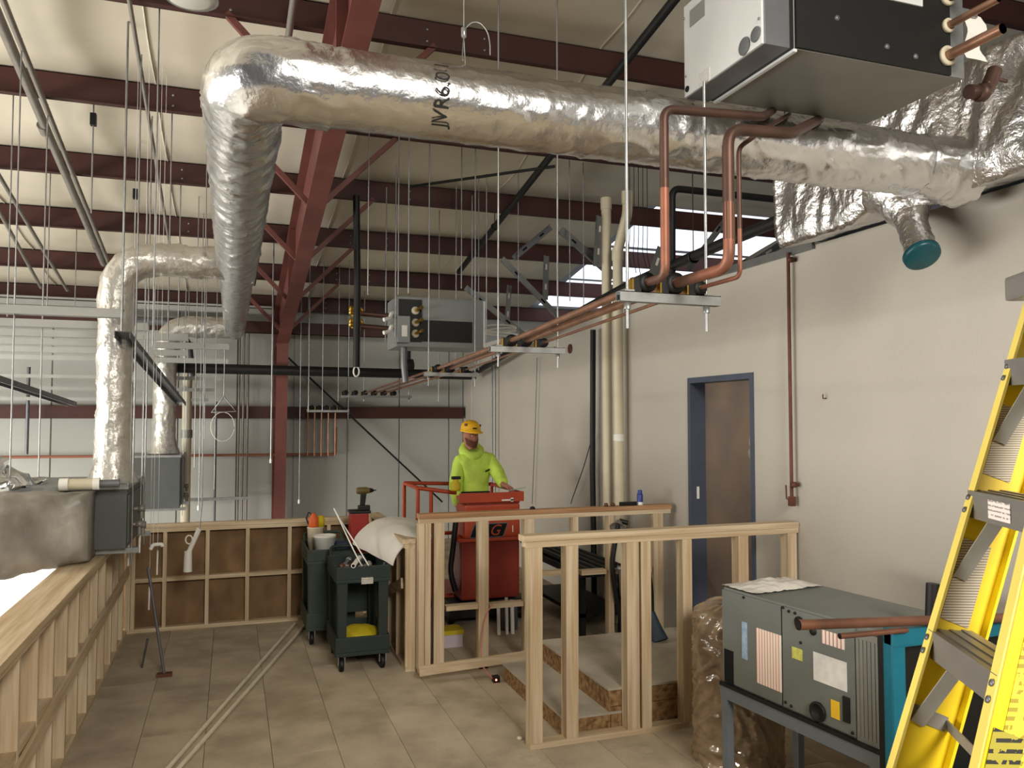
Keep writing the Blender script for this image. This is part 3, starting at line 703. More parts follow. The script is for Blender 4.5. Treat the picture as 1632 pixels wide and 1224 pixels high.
# hanging bracket rods
for (hx, hy) in ((bx0 - .05, by0 + .06), (bx0 - .05, by1 - .06), (bx1 + .06, by0 + .06), (bx1 + .06, by1 - .06)):
    obj('hanger_rod', MB().tube([(hx, hy, fz + .02 if hx > 2.5 else fz + .43), (hx, hy, ZR(hy))], .006, 6), 'galv', fc)
obj('hanger_strut', MB().box((bx1 - .02, by0 + .02, fz + .3), (bx1 + .12, by0 + .10, fz + .33)), 'galv', fc); obj('hanger_strut', MB().box((bx1 - .02, by1 - .10, fz + .3), (bx1 + .12, by1 - .02, fz + .33)), 'galv', fc)

# second fan coil farther back
t = thing('fan_coil', 'smaller looking grey fan coil hanging near the partition top, farther back', 'fan coil', (2.1, 8.8, 2.93), 'suspended fan coils')
x0, x1, y0, y1, z0, z1 = 1.66, 2.64, 8.5, 9.05, 2.93, 3.47
obj('cabinet', MB().box((x0, y0, z0), (x1, y1, z1)), 'unit_grey', t, bevel=0.005)
obj('coil_face', MB().box((x0 + .13, y0 - .01, z0 + .06), (x1 - .14, y0, z0 + .30)), 'black', t)
obj('port_plate', MB().box((x0 + .02, y0 - .012, z0 + .05), (x0 + .27, y0 - .001, z1 - .03)), 'black', t)
obj('upper_panel', MB().box((x0 + .28, y0 - .02, z0 + .29), (x1 - .13, y0 - .002, z1 - .02)), 'unit_grey', t, bevel=.003)
obj('junction_box', MB().box((x0 + .0, y0 - .07, z0 + .04), (x0 + .13, y0 - .012, z0 + .32)), 'unit_grey', t, bevel=.003)
obj('end_panel', MB().box((x1 - .01, y0 - .005, z0 + .02), (x1 + .012, y1, z1 - .01)), 'unit_white', t)
obj('rating_sticker', MB().box((x0 + .04, y0 - .073, z0 + .10), (x0 + .10, y0 - .071, z0 + .22)), 'paper', t)
for zz in (.14, .26, .39):
    q = V(x0 + .20, y0 - .012, z0 + zz)
    obj('grommet', MB().lathe([(.022, 0), (.045, .003), (.042, .015), (.02, .015)], q, 18, (0, -1, 0)), 'pvc', t)
    obj('pipe_stub', MB().tube([q, q + V(.04, -.15, .02)], .018, 12), 'brass', t)
for zz in (.22, .36):
    q = V(x0, y0 + .06, z0 + zz)
    obj('white_elbow', MB().tube(fillet([q, q + V(-.05, -.02, 0), q + V(-.07, -.03, -.06), q + V(-.14, -.06, -.08)], .02), .022, 10), 'pvc_white', t)
    obj('copper_tail', MB().tube([q + V(-.03, .1, -.02), q + V(-.42, .1, 0)], .03, 12), 'copper_dark', t)
for k in range(5):
    for zz in (.24, .37):
        q = V(x0 - .42 + .03 * math.cos(k * 1.3), y0 + .12 + .05 * math.sin(k * 2), z0 + zz + .035 * math.sin(k * 1.3))
        obj('brass_fitting', MB().lathe([(.0, -.05), (.028, -.05), (.028, -.01), (.018, -.01), (.018, .03), (.03, .03), (.03, .05), (0, .05)], q, 8, (1, .4 * math.sin(k), .5 * math.cos(k))), 'brass', t)
for (hx, hy) in ((x0 - .02, y0 - .02), (x1 + .02, y0 - .02), (x0 - .02, y1), (x1 + .02, y1)):
    obj('hanger_rod', MB().tube([(hx, hy, z0 + .1), (hx, hy, ZR(hy))], .007, 6), 'galv', t)
q = V(x0 + .1, y0 + .1, z0)
obj('drain_trap', MB().tube(fillet([q, q + V(0, 0, -.18), q + V(.02, 0, -.38)], .05), .035, 12, radii=None), 'dark_track', t)

def zt(z, r): return z + .045 + r + .018
# ================================================================== pipe tray: strut trapezes and copper lines
def trapeze(lab, x0, x1, y, z, rods, clamps, zr=None, ht=.20, kind='galv'):
    t = thing('pipe_trapeze', lab, 'pipe hanger', ((x0 + x1) / 2, y, z - ht), 'strut trapezes carrying the copper pipes')
    s = MB()   # U-section strut open upwards
    s.box((x0, y - .02, z), (x1, y + .02, z + .003)).box((x0, y - .0205, z), (x1, y - .0175, z + .041)).box((x0, y + .0175, z), (x1, y + .0205, z + .041)).box((x0, y - .0205, z + .038), (x1, y - .010, z + .041)).box((x0, y + .010, z + .038), (x1, y + .0205, z + .041))
    obj('strut', s, kind, t)
    for rx_ in rods:
        r_ = obj('threaded_rod', MB().tube([(rx_, y, z - ht), (rx_, y, zr if (zr and rx_ == rods[-1]) else ZR(y) + .2)], .0065, 8), 'galv', t)
        obj('nut', MB().lathe([(.016, -.03), (.016, -.002), (.0, -.002)], (rx_, y, z), 6), 'galv', r_); obj('washer', MB().box((rx_ - .022, y - .022, z + .041), (rx_ + .022, y + .022, z + .048)), 'galv', r_)
    for (cx_, r) in clamps:
        c = obj('pipe_clamp', MB().lathe([(r, -.018), (r + .022, -.018), (r + .022, .018), (r, .018)], (cx_, y, z + .045 + r + .018), 16, (0, 1, 0)).box((cx_ - r - .05, y - .014, z + .041), (cx_ - r - .012, y + .014, z + .10)), 'black', t)
        obj('clamp_band', MB().box((cx_ - r - .055, y - .018, z + .041), (cx_ - r - .048, y + .018, z + .075 + r)), 'brass', c)
    return t
y1_, y2, y3 = 2.93, 5.2, 8.05
def atY(px, py, y): return U(px, py, Y=y)
T1z = atY(1060, 484, y1_).z; T2z = atY(840, 560, y2).z - .01; T3z = atY(720, 600, y3).z
PA, PB, PC = (atY(1030, 462, y1_).x, .019), (atY(1075, 460, y1_).x, .023), (atY(1113, 468, y1_).x, .010)
trapeze('nearest galvanized strut trapeze with three black cushioned clamps beside the copper risers', atY(985, 478, y1_).x, atY(1145, 487, y1_).x, y1_, T1z, (atY(1000, 500, y1_).x, atY(1126, 500, y1_).x), (PA, PB, PC), zr=3.60, ht=.11)
sx2 = atY(794, 560, y2).x; ex2 = atY(889, 560, y2).x
PA2, PB2, PC2 = atY(815, 550, y2).x, atY(838, 550, y2).x, atY(866, 550, y2).x
trapeze('middle strut trapeze with two rods under the copper pipes', sx2 - .06, ex2 + .05, y2, T2z, (sx2, ex2), ((PA2, .019), (PB2, .023), (PC2, .010)), ht=.10)
sx3 = atY(683, 590, y3).x; ex3 = atY(757, 590, y3).x
PA3, PB3, PC3 = atY(698, 588, y3).x, atY(718, 588, y3).x, atY(742, 588, y3).x
trapeze('far strut trapeze with black clamps under the smaller fan coil', sx3 - .05, ex3 + .04, y3, T3z, (sx3, ex3), ((PA3, .019), (PB3, .023), (PC3, .010)), ht=.10)
y4 = 13.35; sx4 = U(545, 634, Y=y4).x; ex4 = U(628, 634, Y=y4).x; T4z = U(580, 634, Y=y4).z
trapeze('low strut trapeze with a row of six small clamps on the back wall', sx4 - .02, ex4 + .3, y4, T4z, (U(580, 620, Y=y4).x, ex4 + .25), tuple((sx4 + .06 + k * .16, .02) for k in range(6)), ht=.06)
y5 = 13.65; sx5 = U(489, 656, Y=y5).x; ex5 = U(556, 656, Y=y5).x; T5z = U(489, 657, Y=y5).z
trapeze('lowest strut trapeze with five copper drops below it', sx5, ex5, y5, T5z, (sx5 + .01, ex5 - .01), tuple((sx5 + .08 + k * .12, .016) for k in range(5)), ht=.12)
def line(lab, pts, r, m, name='copper_pipe', grp='copper pipes on the trapezes', seg=12, rad=.06):
    return tag(obj(name, MB().tube(fillet(pts, rad, 6), r, seg), m), lab, 'pipe', grp)
# riser geometry: each line leaves the near trapeze towards the camera and climbs
def riser(px_r, X, ztop, Yr=None):
    return U(px_r, 300, X=X).y
yA, yB, yC = riser(1059, PA[0], 0), riser(1161, PB[0], 0), riser(1178, PC[0], 0)
zA, zB, zC = U(1060, 172, X=PA[0]).z, U(1160, 205, X=PB[0]).z, U(1178, 235, X=PC[0]).z
def tray(lab, P, yr, zr, x2, x3, r, rad):
    line(lab, [(P[0], y1_ - .02, zt(T1z, P[1])), (x2, y2, zt(T2z, P[1])), (x3, y3, zt(T3z, P[1]))], r, 'copper', rad=rad)
    tag(obj('copper_riser', MB().tube(fillet([(P[0], yr, zr - .28), (P[0], yr, zt(T1z, P[1])), (P[0], y1_ - .03, zt(T1z, P[1]))], rad), r * 1.06, 14), 'copper_riser'), lab.split(' copper')[0] + ' tarnished copper riser standing on the nearest trapeze', 'pipe', 'tarnished risers')
tray('thick copper line on the left of the tray', PA, yA, zA, PA2, PA3, .017, .05)
tray('thickest copper line in the middle of the tray', PB, yB, zB, PB2, PB3, .021, .07)
tray('thin copper line on the right of the tray', PC, yC, zC, PC2, PC3, .0085, .035)
e = U(1215, 186, Y=yA + .02)
line('dark brown pipe elbow carrying the left riser under the fan coil', [(PA[0], yA, zA - .32), (PA[0], yA, zA), (e.x, yA + .02, e.z), U(1232, 176, Z=3.615)], .0185, 'copper_dark', grp='dark risers to the fan coil', rad=.05)
e = U(1262, 213, Y=yB + .02); e2 = U(1305, 192, Y=yB + .1)
line('dark brown pipe elbow carrying the middle riser under the fan coil', [(PB[0], yB, zB - .42), (PB[0], yB, zB), (e.x, yB + .02, e.z), U(1306, 190, Z=3.615)], .0225, 'copper_dark', grp='dark risers to the fan coil', rad=.07)
line('thin dark pipe carrying the right riser up to the fan coil', [(PC[0], yC, zC - .32), (PC[0], yC, zC), U(1215, 208, Y=yC + .02), U(1258, 182, Z=3.615)], .0095, 'copper_dark', grp='dark risers to the fan coil', rad=.03)
# copper lines that leave the far trapeze for the low trapeze on the back wall
for k, xk in enumerate((PA3, PB3, PC3)):
    line(['left', 'middle', 'right'][k] + ' copper line from the far trapeze to the low trapeze on the back wall', [(xk, y3 + .03, zt(T3z, .02)), (sx4 + .38 + .16 * k, y4, zt(T4z, .02))], .014, 'copper_dull', grp='copper lines to the low trapeze')
lab5 = ['leftmost', 'second from left', 'middle', 'fourth from left', 'rightmost']
for k in range(5):
    x = U(490 + 11 * k, 690, Y=y5).x; zb = U(500, 727, Y=y5).z
    line(lab5[k] + ' of five short copper drops on the back wall', [(x, y5 - .02, T5z - .01), (x, y5 - .02, zb)], .014, 'copper', grp='five copper drops')
zr_ = U(300, 727, Y=13.9).z
line('long rust red pipe along the back wall below the girt', [(-9, 13.9, zr_ + .05), (U(535, 728, Y=13.9).x, 13.9, zr_), (U(535, 728, Y=13.9).x, 13.9, zr_ + .45)], .022, 'red_pipe', name='wall_pipe', grp=None, rad=.05)
# ================================================================== sprinkler and other pipes
def pipe(name, lab, pts, r, m, cat='pipe', grp=None, rad=.06, seg=12): return tag(obj(name, MB().tube(fillet(pts, rad, 6), r, seg), m), lab, cat, grp)
def ring(p, r, axis, th=.006): return MB().lathe([(r, -.012), (r + th, -.012), (r + th, .012), (r, .012), (r, -.012)], p, 18, axis)
dS = V(0, 1, -SL).normalized()
# black branch line under the roof, right of the rafter
sp = thing('sprinkler_line', 'black sprinkler pipe slanting under the roof above the foil duct', 'pipe', RF(1000, 145, .12))
XS = 3.12
def onS(y, off=.12): return V(XS, y, ZR(y) - off)
obj('pipe_run', MB().tube([onS(4.4), onS(11.3)], .038, 14), 'black_iron', sp)
for y in (7.2, 9.6):
    obj('ring_hanger', ring(onS(y), .042, dS).tube([onS(y) + V(0, 0, .045), V(XS, y, ZR(y) + .12)], .005, 6), 'black_iron', sp)
q = onS(5.05); obj('sprinkler_head', MB().tube([q, q + V(0, 0, .12)], .016, 10).lathe([(0, .0), (.035, 0), (.035, .006), (0, .008)], q + V(0, 0, .125), 12), 'rust', sp)
# thin slanting brace pipe crossing behind
a, b = RF(650, 298, .15), RF(885, 265, .15)
pipe('brace_pipe', 'thin dark diagonal pipe just under the ceiling right of the rafter', [a, b], .016, 'black_iron')
# black main along the partition top and along the back wall
XM = 3.72
m = thing('fire_main', 'black fire main along the top of the partition turning onto the back wall', 'pipe', (XM, 9, 3.2))
za = U(1255, 345, X=XM).z; zb = U(870, 528, X=XM).z
run = [U(1262, 343, X=XM), U(1155, 387, X=XM), U(1010, 450, X=XM), U(870, 526, X=XM)]
ye = run[-1].y
obj('pipe_run', MB().tube(run, .045, 14), 'black_iron', m)
for px, py in ((1105, 410), (1253, 348)):
    c = U(px, py, X=XM)
    obj('ring_hanger', ring(c, .05, (0, 1, 0)).tube([c + V(0, 0, .055), V(XM, c.y, ZR(c.y))], .005, 6), 'black_iron', m)
zf = U(640, 596, Y=12.8).z
obj('back_run', MB().tube([(-0.9, 12.8, zf + .03), (3.75, 12.8, zf)], .075, 14), 'black_iron', m)
obj('link_run', MB().tube([V(run[-1]), V(3.74, 12.3, zf + .05), V(3.74, 12.8, zf)], .045, 12), 'black_iron', m)
obj('riser_valve', MB().tube([U(650, 590, Y=12.8), U(650, 545, Y=12.8)], .05, 10).lathe([(.05, -.1), (.11, -.08), (.11, .08), (.05, .1)], U(650, 583, Y=12.8), 12, (1, 0, 0)), 'black_iron', m)
obj('red_coupling', MB().lathe([(.05, -.16), (.062, -.14), (.062, .14), (.05, .16)], V(run[-1]) + V(0, .25, .0), 14, (0, 1, -.1)), 'red_plastic', m)
# black drop beside the copper riser, over the partition
pipe('black_pipe', 'black pipe bend standing over the partition top behind the copper risers', [U(1071, 440, X=XM), U(1071, 300, X=XM), U(1071, 300, X=XM) + V(1.1, 0, 0)], .032, 'black_iron', rad=.09)
# black hanging strap with a ring
q0, q1 = U(568, 312, Y=8.2), U(568, 585, Y=8.2)
t = thing('hanging_strap', 'black strap hanging beside the rafter with a white ring at its end', 'strap', q1)
obj('strap', MB().tube([q0, q0.lerp(q1, .5) + V(.01, 0, 0), q1], .035, 8), 'black', t)
obj('end_ring', MB().tube([q1 + V(.028 * math.cos(a * .3307), 0, -.045 + .05 * math.sin(a * .3307)) for a in range(20)], .008, 6), 'pvc_white', t)
# vent pipes at the partition
for k, (px, top, lab) in enumerate(((968, 316, 'cream PVC vent pipe standing straight up along the partition'), (986, 400, 'cream PVC vent pipe with an offset bend at its top along the partition'))):
    c = U(px, 700, X=3.88); zt_ = U(px, top, X=3.88).z
    pts = [(3.88, c.y, 0.02), (3.88, c.y, zt_)]
    if k == 1:
        e = U(1000, 330, X=3.88); pts += [e + V(0, 0, -.06), V(e.x, e.y, U(1000, 310, X=3.88).z)]
    t = thing('vent_pipe', lab, 'pipe', (3.88, c.y, 0.02), 'vent pipes')
    obj('pipe_run', MB().tube(fillet(pts, .06), .054, 16), 'pvc', t)
    for zz in ((zt_ - .12,) if k == 0 else (zt_ - .1, U(1000, 325, X=3.88).z)):
        obj('coupling', MB().tube([(3.88, c.y if zz < zt_ + .05 else e.y, zz), (3.88, c.y if zz < zt_ + .05 else e.y, zz + .13)], .062, 16), 'pvc', t)
    if k == 1: obj('label_band', MB().tube([(3.88, c.y, 1.92), (3.88, c.y, 1.99)], .056, 16), 'paper', t)
# dark drop pipe on the wall with a valve
c = U(1259, 600, X=3.95); z0 = U(1262, 800, X=3.95).z; z1 = U(1258, 402, X=3.95).z
t = thing('wall_drop', 'thin rusty drop pipe with a valve at its lower end on the right wall', 'pipe', (3.95, c.y, z0))
obj('pipe_run', MB().tube([(3.95, c.y, z0), (3.95, c.y, z1)], .013, 10), 'rust', t)
obj('valve', MB().box((3.93, c.y - .02, z0 - .03), (3.97, c.y + .02, z0 + .04)).tube([(3.95, c.y, z0), (3.95, c.y + .06, z0 + .02), (3.95, c.y + .065, z0 + .12)], .006, 6), 'rust', t)
for zz in (z0 + .13, z1 - .06): obj('wall_clip', MB().lathe([(0, 0), (.022, 0), (.022, .03), (0, .035)], (3.96, c.y - .03, zz), 10, (-1, 0, 0)).box((3.955, c.y - .03, zz - .01), (3.999, c.y + .015, zz + .01)), 'rust', t)
# nail mark on the wall
q = U(1317, 635, X=3.998); tag(obj('wall_hook', MB().tube([q, q + V(-.03, 0, .0), q + V(-.03, .0, .03)], .005, 6), 'rust'), 'tiny hook left in the bare right wall', 'hook')
# corner conduits and hanging cables
labs = ['thickest grey corner conduit', 'thin grey corner conduit next to the thick one', 'pale thin corner conduit at the girt end', 'thin grey conduit on the partition near the corner', 'second thin grey conduit on the partition near the corner']
for k, (px, r, mm) in enumerate(((763, .05, 'dark_track'), (774, .03, 'steel'), (752, .02, 'light_track'), (784, .014, 'steel'), (789, .012, 'steel'))):
    X_ = 3.95 if k > 2 else None
    c = U(px, 700, X=3.93) if k > 2 else U(px, 700, Y=13.6)
    pipe('corner_conduit', labs[k], [(c.x, c.y, 0.02), (c.x, c.y, 2.92 if k < 3 else 3.3)], r, mm, grp='corner conduits')
c = U(946, 700, X=3.9); zt_ = U(948, 525, X=3.9).z
pipe('cable_bundle', 'thick dark cable bundle hanging down the partition left of the vent pipes', [(3.9, c.y, 0.03), (3.9, c.y + .03, 1.6), (3.9, c.y, zt_)], .032, 'black', cat='cable')
pts = [U(948, 640, X=3.92), U(946, 690, X=3.92), U(930, 745, X=3.92), U(912, 795, X=3.92), U(910, 803, X=3.92)]
pipe('loose_cable', 'thin black cable swinging out from the cable bundle', pts, .006, 'black', cat='cable', seg=6)
pipe('loose_cable', 'thin grey cable hanging straight down the bare partition', [U(856, 570, X=3.95), U(853, 680, X=3.95), U(848, 803, X=3.95)], .006, 'dark_track', cat='cable', seg=6)
q = U(848, 808, Y=f2y + .06); tag(obj('rubber_plug', MB().lathe([(.026, 0), (.022, .018), (.008, .026), (0, .026)], V(q.x, f2y + .05, t2), 12), 'black'), 'small black plug on the top plate of the farther guard frame', 'plug')
# hole in the wall
q = U(909, 556, X=3.997); tag(obj('wall_sleeve', MB().lathe([(.05, 0), (.06, .0), (.06, .012), (.045, .012)], q, 16, (-1, 0, 0)), 'rust'), 'small dark pipe sleeve in the partition near its top', 'sleeve')

# ---- slotted strut braces near the small fan coil
SB = ((800, 412, 893, 508, 8.9, .07, 'long slotted strut brace slanting down to the tray below the smaller fan coil'),
      (871, 408, 869, 478, 9.2, .07, 'upright slotted strut right of the smaller fan coil'),
      (893, 366, 978, 440, 8.4, .10, 'wide steel strut brace slanting towards the vent pipes'),
      (957, 345, 952, 425, 7.96, .10, 'wide upright strut just left of the vent pipes'),
      (742, 458, 838, 536, 9.3, .07, 'slotted strut brace crossing in front of the end of the smaller fan coil'),
      (812, 455, 808, 520, 9.5, .06, 'narrow upright strut below the dark brace'),
      (878, 362, 818, 412, 8.9, .07, 'dark strut brace leaning left towards the sprinkler pipe'),
      (1030, 470, 1055, 395, 6.2, .09, 'steel strut brace leaning right behind the near trapeze'),
      (1095, 430, 1165, 338, 7.0, .05, 'pale narrow brace above the partition behind the copper risers'),
      (1165, 440, 1250, 385, 6.0, .05, 'pale strut brace slanting up over the partition top at the right'))
for k, (xa, ya_, xb, yb_, Y_, wd, lab) in enumerate(SB):
    a, b = U(xa, ya_, Y=Y_), U(xb, yb_, Y=Y_)
    sb = MB().bar(a, b, .004, wd, up=(b - a).cross(V(0, -1, 0)))
    d_ = (b - a).normalized(); n_ = V(0, -1, 0); s_ = d_.cross(n_).normalized()
    sb = MB().obox((a + b) / 2, d_, s_, n_, (b - a).length / 2, wd / 2, .003).obox((a + b) / 2 + s_ * wd / 2 + n_ * .02, d_, n_, s_, (b - a).length / 2, .022, .003)
    t = thing('strut_brace', lab, 'strut', b if b.z < a.z else a, 'slotted strut braces')
    obj('angle', sb, 'dark_track' if k == 6 else 'steel', t)
    for f in (.25, .7):
        c_ = a.lerp(b, f); obj('slot', MB().obox(c_ + n_ * .004, d_, s_, n_, .035, .011, .002), 'paper' if k % 2 else 'hole', t)
# cable coil on top of the partition
cp = [U(800, 545, Y=9.0)]
cl = MB()
for k in range(4):
    c = U(795, 532 - 3 * k, Y=9.1); cl.tube([c + V(.22 * math.cos(a * .35), .1 * math.sin(a * .35), .03 * math.sin(a * .35 + k)) for a in range(19)], .009, 6)
tag(obj('cable_coil', cl, 'pvc_white'), 'loose coil of pale cable lying by the tray under the smaller fan coil', 'cable')
# wires over the partition
for k in range(5):
    c0 = U(1004 + k * 7, 375, X=3.8); c1 = U(1006 + k * 8, 425 + 10 * (k % 3), X=3.8)
    pipe('hanging_wire', ['leftmost', 'second', 'third', 'fourth', 'rightmost'][k] + ' of the thin black wires dangling right of the vent pipes', [V(c0.x, c0.y, ZR(c0.y) + .22), c0, c0.lerp(c1, .5) + V(0, .05, 0), c1], .004, 'black', cat='wire', seg=5, grp='dangling black wires')

# ================================================================== conduits under the roof on the left
def roofline(name, lab, xa, ya_, xb, yb_, off, r, m, ext=1.0):
    a, b = RF(xa, ya_, off), RF(xb, yb_, off); d_ = (b - a).normalized()
    return pipe(name, lab, [a - d_ * .6, b + d_ * ext], r, m, grp='conduits under the roof')
roofline('roof_conduit', 'thick grey conduit running under the roof at the upper left', 0, 33, 160, 408, .06, .04, 'conduit', .3)
roofline('roof_conduit', 'thinner grey conduit beside the thick one at the upper left', 5, 0, 168, 406, .08, .024, 'conduit', .3)
roofline('roof_conduit', 'grey conduit at the far left edge under the roof', 0, 282, 73, 405, .06, .022, 'conduit', 1.5)
roofline('roof_conduit', 'lowest grey conduit at the far left edge', -5, 330, 40, 412, .10, .022, 'conduit', 1.2)
roofline('roof_conduit', 'slim tapering pipe between the conduits and the foil elbow', 206, 0, 270, 388, .05, .017, 'conduit', 0)
roofline('roof_conduit', 'grey conduit passing behind the foil elbow next to the rafter', 468, 0, 412, 400, .05, .028, 'conduit', 1.4)
for k, (px, py) in enumerate(((70, 205), (155, 395))):
    c = RF(px, py, .06)
    tag(obj('conduit_coupling', MB().tube([c - dS * .07, c + dS * .07], .049, 14), 'conduit'), ('upper' if k == 0 else 'lower') + ' coupling on the thick roof conduit', 'coupling')

# round lamp
q = U(305, 3, Y=5.2); lm = thing('round_lamp', 'round grey lamp lens hanging at the top edge of the picture', 'lamp', q)
obj('lens', MB().lathe([(0, 0), (.10, .004), (.148, .02), (.152, .03)], q, 32), 'lens', lm); obj('housing', MB().lathe([(.158, .018), (.160, .04), (.12, .09), (.07, .17), (.05, .2), (0, .2)], q, 32), 'galv', lm)
obj('stem', MB().tube([q + V(0, 0, .2), V(q.x, q.y, ZR(q.y) + .2)], .012, 8), 'galv', lm)

# ================================================================== hanging rods and wires
def rod(lab, xt, yt, yb_, r=.006, Y_=None, m='galv', clip=False, tip=False, name='hanger_rod'):
    if Y_ is None: p = RF(xt, yt)
    else: p = V(U(xt, yt, Y=Y_).x, Y_, ZR(Y_))
    rt_ = ZR(p.y) + .27 + sag(p.x, p.y)
    q = U(xt, yb_, Y=p.y); zb_ = q.z
    t = thing(name, lab, 'rod' if name == 'hanger_rod' else 'wire', (p.x, p.y, zb_), 'hanging rods and wires')
    obj('rod', MB().tube([(p.x, p.y, zb_), (p.x, p.y, rt_)], r, 6), m, t)
    if clip: obj('beam_clip', MB().box((p.x - .025, p.y - .03, p.z - .10), (p.x + .025, p.y + .03, p.z + .01)), 'black_iron', t)
    if tip: obj('end_tip', MB().lathe([(0, 0), (.018, .01), (.018, .05), (.008, .07)], (p.x, p.y, zb_ - .03), 8), 'pvc_white', t)
    return t
rod('thin rod at the far left reaching down to the ceiling framing', 21, 165, 505)
rod('short rod with a dark clip carrying the pair of roof conduits', 149, 183, 340, clip=True, r=.007)
rod('long near rod passing left of the foil elbow down to the framing corner', 205, 0, 528, r=.009, Y_=7.0)
rod('long thin rod left of the foil elbow', 254, 20, 552)
rod('thin rod just left of the foil trunk', 274, 194, 540)
rod('thin rod ending near the second branch duct', 288, 306, 520)
rod('short rod with a dark clip above the first branch elbow', 216, 303, 398, clip=True)
rod('thin rod second from the left edge', 80, 291, 503)
rod('thin rod between the left conduits and the first branch duct', 122, 376, 505)
for k, (px, yt, yb_) in enumerate(((218, 560, 816), (232, 585, 830), (314, 570, 745), (322, 590, 810), (329, 600, 700), (346, 600, 780))):
    rod(['long pale wire below the framing corner', 'pale wire beside the near air handler', 'wire left of the grey stand pipe', 'wire with a white tip above the hanging wand', 'short wire under the strut ends', 'wire by the triangular hanger'][k], px, 490, yb_, r=.005, Y_=9.0 + k * .6, name='hanging_wire', tip=(k == 3))
rod('dangling rod with a pale tip in front of the red column', 436, 400, 735, r=.011, Y_=11.5, tip=True)
rod('thin wire hanging left of the black strap with a white tip', 480, 505, 800, r=.005, Y_=12.6, name='hanging_wire', tip=True)
for k, (px, yt, yb_, Y_) in enumerate(((494, 440, 655, 12.0), (516, 432, 655, 12.2), (541, 430, 640, 12.4), (557, 425, 600, 12.0), (588, 235, 470, 7.6), (636, 238, 470, 7.8), (652, 240, 468, 7.4), (736, 200, 460, 8.3), (700, 400, 640, 10.0), (727, 400, 600, 9.2), (763, 350, 590, 9.0), (826, 430, 540, 8.8), (908, 420, 480, 8.2), (930, 430, 490, 8.4))):
    rod(['first rod right of the rafter foot', 'second rod right of the rafter foot', 'third rod right of the rafter foot', 'fourth rod right of the rafter foot', 'rod beside the brass fittings', 'rod over the white elbows of the smaller fan coil', 'rod over the junction box of the smaller fan coil', 'rod over the middle of the smaller fan coil', 'thin rod below the smaller fan coil', 'second thin rod below the smaller fan coil', 'rod at the right end of the smaller fan coil', 'rod by the crossing strut braces', 'thin rod left of the wide strut', 'thin rod right of the wide strut'][k], px, yt, yb_, r=.006, Y_=Y_)
# cable hanger holding the duct
p = U(739, 100, Y=MY)
t = thing('cable_hanger', 'thin wire cable hanger with a gripper and curled tail above the foil duct', 'hanger', (p.x, MY, DZ + RM))
zg = U(739, 52, Y=MY).z
obj('cable', MB().tube([(p.x, MY, zg), (p.x, MY, ZR(MY))], .003, 5), 'galv', t)
obj('gripper', MB().lathe([(0, -.03), (.012, -.02), (.012, .02), (0, .03)], (p.x, MY, zg), 10), 'galv', t)
for s in (-1, 1): obj('sling', MB().tube([(p.x, MY, zg - .02), (p.x + .012 * s, MY + .02 * s, zg - .12), (p.x + .02 * s, MY + .06 * s, DZ + RM + .01)], .003, 5), 'galv', t)
tl = [U(739, 48, Y=MY), U(752, 35, Y=MY), U(765, 36, Y=MY), U(777, 50, Y=MY), U(781, 70, Y=MY), U(781, 88, Y=MY)]
obj('tail', MB().tube(fillet(tl, .03), .003, 5), 'galv', t)

# ================================================================== metal framing hung left of the trunk
def track(lab, p, q, wd=.09, h=.09, m='light_track', name='metal_track', grp='hung metal framing tracks'):
    p, q = V(p), V(q); d_ = (q - p).normalized(); s_ = d_.cross(V(0, 0, 1)).normalized(); u_ = s_.cross(d_)
    L = (q - p).length / 2; c = (p + q) / 2
    mb = MB().obox(c, d_, s_, u_, L, wd / 2, .003).obox(c + s_ * wd / 2 + u_ * h / 2 * -1, d_, u_, s_, L, h / 2, .003).obox(c - s_ * wd / 2 - u_ * h / 2, d_, u_, s_, L, h / 2, .003)
    return tag(obj(name, mb, m), lab, 'track', grp)
fz_ = 3.02
tr = ((7.05, 196, 'nearest pale metal track reaching left from the framing corner'), (8.0, 236, 'second pale metal track of the hung framing'), (8.9, 300, 'third pale metal track of the hung framing'), (9.9, 365, 'fourth pale metal track ending below the foil trunk'), (11.0, 300, 'fifth pale metal track of the hung framing'), (12.4, 364, 'sixth pale metal track ending left of the black main'))
for k, (Y_, px, lab) in enumerate(tr):
    x = U(px, 560, Y=Y_).x; track(lab, (-7.5, Y_, fz_), (x, Y_, fz_), .09, .065)
for k, (Y_, z, lab) in enumerate(((12.9, 2.78, 'upper pale strip of the farther framing row'), (13.2, 2.62, 'middle pale strip of the farther framing row'), (13.4, 2.47, 'lowest pale strip of the farther framing row'))):
    track(lab, (-7.5, Y_, z), (U(352 - 10 * k, 620, Y=Y_).x, Y_, z), .07, .045)
track('dark grey track running back diagonally from the framing corner', U(195, 528, Y=6.95), U(289, 641, Y=11.6), .11, .05, 'dark_track')
track('grey track slanting down at the left edge', U(-15, 597, Y=7.4), U(115, 641, Y=10.2), .09, .05, 'dark_track')
